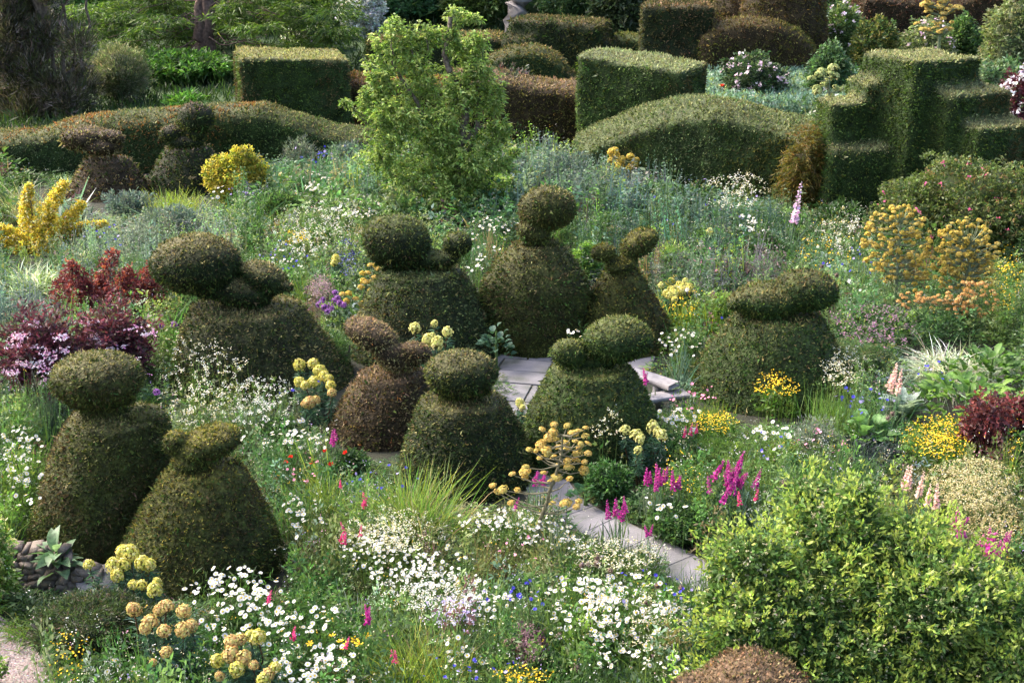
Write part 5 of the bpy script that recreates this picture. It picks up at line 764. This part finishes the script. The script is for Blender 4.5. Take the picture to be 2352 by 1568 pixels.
bush('variegated_shrub', 'cream-edged variegated shrub at the left edge by the wall', 'shrub', 0, 1400, 1170, 115, [(.2, .3, .06), (.12, .22, .04), (.6, .58, .3)], (3, 3, 1.6), 900, 5, .05, .025, lump=.6, freq=3); bush('variegated_shrub', 'leafy green branch poking in at the bottom left corner', 'shrub', -40, 1600, 1490, 120, [(.2, .32, .06), (.12, .22, .04)], (3, 3), 500, 5, .04, .022, lump=.6, freq=3)
bush('feathery_fennel', 'soft green feathery fennel mound right of the flat-birded topiary', 'fennel', 1960, 870, 790, 170, [(.07, .13, .05), (.12, .18, .07), (.20, .2, .08)], (3, 2, 1), 2600, 5, .07, .010, lump=.4, freq=3, spread=.9)
bush('slate_leaved_clump', 'low clump of slate-dark narrow leaves in front of the hollyhock', 'dark-leaved plant', 1990, 1075, 1028, 230, [(.03, .045, .045), (.06, .08, .08)], (3, 2), 1300, 5, .09, .02, lump=.3, freq=3, spread=.9); bush('feathery_fennel', 'bright green feathery mound behind the magenta spikes', 'fennel', 1650, 1085, 1020, 190, [(.11, .2, .04), (.17, .27, .05)], (3, 2), 2300, 5, .06, .010, lump=.4, freq=3, spread=.9)
bush('cranesbill', 'dark green divided leaves at the foot of the two-ball topiary', 'leafy plant', 1395, 1150, 1060, 110, [(.045, .11, .03), (.07, .16, .04)], (3, 2), 900, 5, .05, .022, lump=.4, freq=3); bush('cranesbill', 'dark leafy mound right of the path under the gladioli', 'leafy plant', 1560, 1235, 1160, 150, [(.05, .11, .035), (.08, .15, .04)], (3, 2), 1300, 5, .05, .024, lump=.4, freq=3)
bush('cranesbill', 'dark green leafy plant below the brown-tipped topiary', 'leafy plant', 800, 1110, 1035, 110, [(.04, .09, .03), (.07, .14, .04)], (3, 2), 900, 5, .05, .024, lump=.4, freq=3); bush('bright_leafy_plant', 'bright green foliage between the ball-topped and slim topiaries', 'leafy plant', 1345, 640, 560, 60, [(.12, .24, .04), (.18, .3, .06)], (1, 1), 700, 5, .08, .03, lump=.4)

CLEAR += [[(0, 610), (140, 610), (145, 650), (0, 650)], [(0, 510), (50, 430), (75, 425), (140, 425), (150, 470), (130, 540), (0, 545)], [(85, 1225), (190, 1225), (200, 1310), (250, 1315), (250, 1350), (180, 1345), (20, 1330), (20, 1245)], [(2060, 790), (2330, 790), (2352, 950), (2060, 950)]]
# ------------------------------------------------------------------ mixed bed foliage (uncountable)
# kinds: grassy, leafy, feather, spiky, dark ; zones give kind weights and palettes by where the foliage tops stand
K = ['blade', 'leaf', 'feather', 'spike']
ZN = [(300, 520, 260, 75, (1, 1, 1, 3), [(.13, .16, .14), (.10, .15, .08), (.16, .22, .10)]), (60, 660, 120, 80, (1, 1, 1, 3), [(.11, .16, .13), (.08, .14, .09)]), (760, 370, 140, 55, (3, 1, 2, 1), [(.12, .2, .12), (.08, .16, .06)]), (820, 520, 200, 90, (1, 2, 2, 0), [(.11, .18, .05), (.17, .22, .08), (.07, .12, .04)]),
      (1420, 395, 250, 80, (1, 1, 1, 3), [(.12, .16, .14), (.09, .14, .09), (.14, .2, .1)]), (1560, 500, 240, 60, (1, 2, 1, 2), [(.06, .11, .08), (.10, .16, .10), (.07, .13, .04)]), (1640, 600, 160, 40, (1, 0, 3, 2), [(.10, .08, .08), (.09, .13, .08)]), (1680, 560, 100, 30, (3, 1, 1, 0), [(.08, .17, .04), (.1, .2, .1)]),
      (1100, 490, 120, 80, (1, 2, 1, 0), [(.08, .15, .04), (.06, .12, .05)]), (1960, 480, 120, 60, (0, 2, 2, 0), [(.06, .1, .04), (.10, .13, .05)]), (1940, 600, 110, 70, (2, 1, 2, 0), [(.10, .17, .08), (.13, .2, .07)]), (2120, 700, 200, 60, (0, 2, 3, 0), [(.06, .13, .04), (.10, .17, .05)]), (560, 960, 260, 90, (1, 1, 3, 0), [(.11, .16, .09), (.08, .13, .05), (.15, .18, .07)]),
      (680, 1090, 140, 80, (1, 3, 2, 0), [(.06, .13, .04), (.09, .16, .06)]), (960, 1240, 330, 110, (2, 1, 2, 0), [(.17, .20, .07), (.12, .17, .05), (.22, .22, .09)]), (620, 1420, 260, 170, (1, 3, 1, 0), [(.05, .11, .03), (.08, .15, .035)]), (1180, 1440, 330, 150, (3, 1, 1, 0), [(.09, .16, .05), (.14, .19, .07), (.07, .13, .04)]),
      (1400, 1420, 150, 80, (2, 2, 0, 0), [(.07, .13, .03), (.1, .17, .04)]), (1480, 1280, 150, 50, (2, 1, 2, 0), [(.15, .2, .07), (.1, .16, .04)]), (1700, 1000, 180, 90, (1, 1, 3, 0), [(.11, .19, .05), (.16, .23, .05)]), (1950, 960, 170, 80, (2, 1, 2, 0), [(.09, .16, .07), (.13, .2, .07)]), (2250, 1130, 220, 130, (1, 1, 3, 0), [(.22, .2, .08), (.16, .18, .06)]),
      (1650, 740, 110, 110, (2, 2, 1, 0), [(.17, .23, .05), (.13, .2, .06)]), (60, 800, 90, 90, (1, 1, 2, 0), [(.12, .16, .1)]), (380, 700, 60, 60, (1, 2, 1, 0), [(.2, .24, .06), (.12, .2, .05)]), (1430, 1100, 110, 80, (0, 3, 1, 0), [(.045, .10, .03), (.07, .14, .04)]), (1600, 1200, 160, 60, (0, 3, 1, 0), [(.06, .12, .03), (.1, .15, .04)]), (80, 1100, 120, 120, (2, 2, 1, 0), [(.09, .17, .03), (.12, .2, .04)]), (230, 1380, 220, 100, (1, 2, 1, 0), [(.05, .1, .03), (.08, .13, .04)]),
      (2320, 640, 80, 130, (0, 1, 3, 0), [(.10, .16, .04), (.14, .19, .05)]), (760, 780, 100, 80, (1, 1, 3, 0), [(.1, .17, .08), (.13, .2, .06)]), (1600, 830, 120, 60, (1, 1, 3, 1), [(.1, .15, .11), (.09, .16, .05)])]
def bed(npx, vlo, vhi, minsp):
    u = R.uniform(-160, 2510, npx); v = vlo + (vhi - vlo) * R.random(npx); p = P(u, v); return p
cand = bed(90000, 345, 1790, .2); cand = cand[(cand[:, 1] < 35.5)]
s_ = .155 * (1 + .052 * np.maximum(0, np.floor(cand[:, 1]) - 11)); kx = np.floor(cand[:, 0] / s_); ky = np.floor((cand[:, 1] % 1) / s_)
_, keep = np.unique(np.floor(cand[:, 1]) * 1e6 + ky * 1e4 + kx, return_index=True)
cand = cand[keep]; ok = np.ones(len(cand), bool)
for x, y, r in BLOCK: ok &= (cand[:, 0] - x) ** 2 + (cand[:, 1] - y) ** 2 > r * r
dmin = np.min(((cand[:, None, :2] - PATHC[None]) ** 2).sum(-1), 1); ok &= dmin > (PW + .04) ** 2
gu, gv = proj(cand)
ok &= ~inpoly(gu, gv, [(-300, 1418), (0, 1418), (60, 1455), (105, 1505), (130, 1568), (150, 1900), (-300, 1900)])
ok &= ~inpoly(gu, gv, [(1120, 830), (1165, 812), (1290, 812), (1340, 850), (1340, 930), (1300, 1000), (1230, 1030), (1180, 960)])
cand = cand[ok]; n = len(cand); H = (.22 + .75 * fbm(cand, .9, 6)) * R.uniform(.75, 1.2, n) * (1 + .012 * cand[:, 1]); H = np.clip(H, .2, .95)
alive = np.zeros(n, bool); hf = H.copy()
def hidden(cd, h):
    bad = np.zeros(len(cd), bool)
    for f in (1.35, .9, .5, .1):
        q = cd.copy(); q[:, 2] += h * f; uu, vv = proj(q)
        for poly in CLEAR: bad |= inpoly(uu, vv, poly)
    return bad
for f in (1, .7, .45, .28, .15):
    need = ~alive; h = H * f; bad = hidden(cand, h); new = need & ~bad; hf[new] = h[new]; alive |= new
cand, H = cand[alive], hf[alive]; n = len(cand); print('bed clumps', n)
q = cand.copy(); q[:, 2] += H * .8; tu, tv = proj(q); tu = tu + R.normal(size=n) * 22; tv = tv + R.normal(size=n) * 12
kind = R.choice(4, n, p=[.16, .46, .32, .06]); base = pal([(.08, .15, .035), (.055, .11, .03), (.12, .18, .05), (.10, .15, .08)], (3, 3, 2, 1.5), n)
for (zu, zv, ru, rv, kw, cols) in ZN:
    ins = ((tu - zu) / ru) ** 2 + ((tv - zv) / rv) ** 2 < 1; m = ins.sum()
    if m: kw = np.array(kw, float) * (.6, 1.25, 1, 1) + (0, .5, 0, 0); kind[ins] = R.choice(4, m, p=kw / kw.sum()); base[ins] = pal(cols, (1,) * len(cols), m)
acc = (R.random(n) < .09); base[acc] = pal([(.22, .30, .05), (.03, .07, .02), (.14, .07, .07), (.22, .28, .22), (.2, .17, .07)], (3, 3, 1.2, 2, 2), acc.sum())
base = vary(base * 1.25 * np.array([.95, 1.0, 1.08]), n, .3, .09); px = scl(cand[:, 1])                  # frame pixels per metre
def inst_mat():
    m, t, b = newmat('planted_leaf'); N, L = t.nodes, t.links; a = N.new('ShaderNodeAttribute'); a.attribute_name = 'col'; i = N.new('ShaderNodeAttribute'); i.attribute_type = 'INSTANCER'; i.attribute_name = 'tint'
    mx = N.new('ShaderNodeVectorMath'); mx.operation = 'MULTIPLY'; L.new(a.outputs['Color'], mx.inputs[0]); L.new(i.outputs['Color'], mx.inputs[1]); L.new(mx.outputs[0], b.inputs['Base Color']); b.inputs['Roughness'].default_value = .5; b.inputs['Specular IOR Level'].default_value = .35
    tr = N.new('ShaderNodeBsdfTranslucent'); m2 = N.new('ShaderNodeVectorMath'); m2.operation = 'MULTIPLY'; m2.inputs[1].default_value = (1.1, 1.15, .8); L.new(mx.outputs[0], m2.inputs[0]); L.new(m2.outputs[0], tr.inputs['Color'])
    ms = N.new('ShaderNodeMixShader'); ms.inputs[0].default_value = .42; L.new(b.outputs[0], ms.inputs[1]); L.new(tr.outputs[0], ms.inputs[2]); L.new(ms.outputs[0], N['Material Output'].inputs[0]); return m
LEAFI = inst_mat(); LODPX = [205, 130, 88]; NVAR = 4
def clump(kind, px_, lod):                                            # one plant clump half a metre tall, around the origin
    G = Geo(); H_ = .5; one = (1, 1, 1); k = (1, .62, .42)[lod]
    if kind == 0:
        m = int(46 * k); blades(G, R.normal(size=(m, 3)) * np.array([.06, .06, 0]), np.tile([0, 0, 1.], (m, 1)) + R.normal(size=(m, 3)) * .3, H_ * R.uniform(.5, 1.2, m), max(.007, 1.7 / px_), vary(one, m, .25), .3 * R.random(m), 3)
    elif kind in (1, 2):
        m = int((34 if kind == 1 else 60) * k); a = rdir(m); a[:, 2] = np.abs(a[:, 2]); f = fbm(a, 2.5, int(R.integers(99)))[:, None]; p = a * np.array([.17, .17, H_ * .95]) * (R.random(m) ** .35)[:, None] * (.6 + .8 * f)
        if kind == 1: shoots(G, p, a, 4, max(.05, 6.5 / px_) * R.uniform(.8, 1.3), max(.022, 3.0 / px_), one, .7, .35, .2, a=.25)
        else: shoots(G, p, a, 5, max(.042, 6.5 / px_), max(.007, 1.6 / px_), one, .8, .45, .1, seg=0, a=.28)
    elif kind == 3:
        m = 9; top = R.normal(size=(m, 3)) * np.array([.10, .10, 0]); hh = H_ * R.uniform(.8, 1.5, m); blades(G, top, np.tile([0, 0, 1.], (m, 1)) + R.normal(size=(m, 3)) * .08, hh, max(.01, 1.5 / px_), (.85, .8, 1), .02, 2)
        k2 = 22; t = R.random((m, k2)); p = (top[:, None] + np.array([0, 0, 1.]) * (hh[:, None] * t)[..., None]).reshape(-1, 3); mm = len(p); d = R.normal(size=(mm, 3)); d[:, 2] = np.abs(d[:, 2]) * .7
        blades(G, p, d, max(.05, 5 / px_) * (1.35 - np.ravel(t)), max(.012, 2 / px_), vary(one, mm, .22), .1, 1)
    return G.mesh(('grass_clump', 'leafy_clump', 'feathery_clump', 'catmint_clump')[kind], LEAFI)
lod = np.where(px > 165, 0, np.where(px > 108, 1, 2))
def scatter(name, label, kd, sel):
    colls = bpy.data.collections.new(name + '_sources')
    for l in range(3):
        for v_ in range(NVAR): colls.objects.link(bpy.data.objects.new('source_%02d' % (l * NVAR + v_), clump(kd, LODPX[l], l)))
    ix = np.where(sel)[0]; me = bpy.data.meshes.new(name); me.vertices.add(len(ix)); me.vertices.foreach_set('co', cand[ix].astype(np.float32).ravel()); m = len(ix)
    def at(nm, ty, arr, key): a = me.attributes.new(nm, ty, 'POINT'); a.data.foreach_set(key, arr.ravel())
    rot = np.c_[R.normal(size=m) * .12, R.normal(size=m) * .12, R.uniform(0, 6.28, m)]; wx = R.uniform(.8, 1.35, m) * (1 + .5 * (lod[ix] > 0)) * (1 + .45 * (lod[ix] > 1)); sc_ = np.c_[wx, wx, H[ix] / .5 * R.uniform(.85, 1.15, m)]
    at('rot', 'FLOAT_VECTOR', rot.astype(np.float32), 'vector'); at('scl', 'FLOAT_VECTOR', sc_.astype(np.float32), 'vector'); at('idx', 'INT', (lod[ix] * NVAR + R.integers(0, NVAR, m)).astype(np.int32), 'value'); at('tint', 'FLOAT_COLOR', np.c_[base[ix], np.ones(m)].astype(np.float32), 'color')
    o = ob(name, me); tag(o, label, 'border planting', kind='stuff'); ng = bpy.data.node_groups.new(name, 'GeometryNodeTree'); ng.interface.new_socket('Geometry', in_out='INPUT', socket_type='NodeSocketGeometry'); ng.interface.new_socket('Geometry', in_out='OUTPUT', socket_type='NodeSocketGeometry')
    N, L = ng.nodes, ng.links; gi = N.new('NodeGroupInput'); go = N.new('NodeGroupOutput'); ip = N.new('GeometryNodeInstanceOnPoints'); ci = N.new('GeometryNodeCollectionInfo'); ci.inputs['Collection'].default_value = colls; ci.inputs['Separate Children'].default_value = True; ci.inputs['Reset Children'].default_value = True
    def na(nm, ty): x = N.new('GeometryNodeInputNamedAttribute'); x.data_type = ty; x.inputs['Name'].default_value = nm; return x.outputs['Attribute']
    ip.inputs['Pick Instance'].default_value = True; L.new(gi.outputs[0], ip.inputs['Points']); L.new(ci.outputs[0], ip.inputs['Instance']); L.new(na('idx', 'INT'), ip.inputs['Instance Index']); L.new(na('rot', 'FLOAT_VECTOR'), ip.inputs['Rotation']); L.new(na('scl', 'FLOAT_VECTOR'), ip.inputs['Scale']); L.new(ip.outputs[0], go.inputs[0])
    md = o.modifiers.new('scatter', 'NODES'); md.node_group = ng
for kd, nm, lb in ((0, 'border_grass', 'mixed grassy blades filling the flower borders'), (1, 'leafy_groundcover', 'mixed leafy plants filling the flower borders'), (2, 'feathery_groundcover', 'fine feathery foliage filling the flower borders'), (3, 'catmint_haze', 'grey-blue spiky stems filling the far borders')): scatter(nm, lb, kd, kind == kd)
G = Geo(); k = R.choice(n, 9000); k = k[H[k] > .2]; m = len(k); q = cand[k] + R.normal(size=(m, 3)) * np.array([.12, .12, 0]); q[:, 2] += H[k] * R.uniform(.8, 1.15, m); rr_ = np.maximum(.008, .9 / px[k]) * R.uniform(.7, 1.3, m)
r = np.repeat(np.arange(m), 3); q = q[r] + R.normal(size=(m * 3, 3)) * (rr_[r] * 2.2)[:, None]; florets(G, q, np.tile([0, -.3, 1.], (m * 3, 1)) + R.normal(size=(m * 3, 3)) * .4, 1, [(.8, .8, .76), (.7, .66, .42), (.75, .5, .05), (.4, .33, .6), (.75, .4, .5)], (5, 5, 1.4, 1, .7)) if 0 else blades(G, q, np.tile([0, -.3, .6], (m * 3, 1)) + R.normal(size=(m * 3, 3)), rr_[r] * 2, rr_[r] * 1.7, pal([(.62, .62, .58), (.52, .49, .3), (.65, .45, .06), (.34, .28, .5), (.6, .32, .4)], (5, 5, 1.4, 1, .7), m)[r], 0, 1)
tag(ob('scattered_blossom', G.mesh('scattered_blossom', PETAL)), 'tiny white, cream and yellow flowers sprinkled through the borders', 'small flowers', kind='stuff')
# poppy bed beyond the rolling hedge and rough upper right border
G = Geo(); n = 1900; u = R.uniform(1600, 1960, n); v = R.uniform(185, 300, n); p = P(u, v); m = 9; r = np.repeat(np.arange(n), m); pp = p[r] + R.normal(size=(n * m, 3)) * np.array([.12, .12, .0]); pp[:, 2] += R.random(n * m) * .95
shoots(G, pp, np.tile([0, -.2, 1.], (n * m, 1)), 3, .13, .06, pal([(.17, .27, .22), (.13, .22, .15), (.22, .32, .26), (.24, .30, .10)], (4, 3, 2, 1), n)[r], .7, .5, seg=0, a=.2); tag(ob('glaucous_foliage', G.mesh('glaucous_foliage', LEAF)), 'blue-green poppy foliage in the bed beyond the rolling hedge', 'poppy foliage', kind='stuff')
G = Geo(); n = 3800; u = R.uniform(1850, 2560, n); v = R.uniform(60, 330, n); p = P(u, v); m = 6; r = np.repeat(np.arange(n), m); pp = p[r] + R.normal(size=(n * m, 3)) * np.array([.2, .2, .0]); pp[:, 2] += R.random(n * m) * 1.0
cc = pal([(.07, .14, .04), (.13, .18, .08), (.17, .22, .13), (.05, .09, .03), (.2, .2, .08)], (3, 3, 1.5, 2, 1), n)[r]; wsel = R.random(n * m) < .05; cc[wsel] = (.6, .58, .58)
shoots(G, pp, np.tile([0, -.2, 1.], (n * m, 1)), 3, .15, .06, cc, .8, .4, seg=0, a=.2); tag(ob('upper_border_foliage', G.mesh('upper_border_foliage', LEAF)), 'mixed foliage of the upper right border', 'border planting', kind='stuff')
G = Geo(); n = 9000; u = R.uniform(-150, 1750, n); v = R.uniform(20, 340, n); p = P(u, v); p = p[p[:, 1] > 36.5]; n = len(p); shoots(G, p, np.tile([0, 0, 1.], (n, 1)), 4, .4, .05, pal([(.03, .06, .014), (.02, .042, .010), (.045, .08, .018)], (3, 3, 1), n), .4, .5); tag(ob('long_grass', G.mesh('long_grass', LEAF)), 'long green grass under the rear trees', 'grass', kind='stuff')
tot = sum(len(o.data.polygons) for o in scene.objects if o.type == 'MESH' and o.data.users == 1); print('polys', tot, 'objects', len(scene.objects))
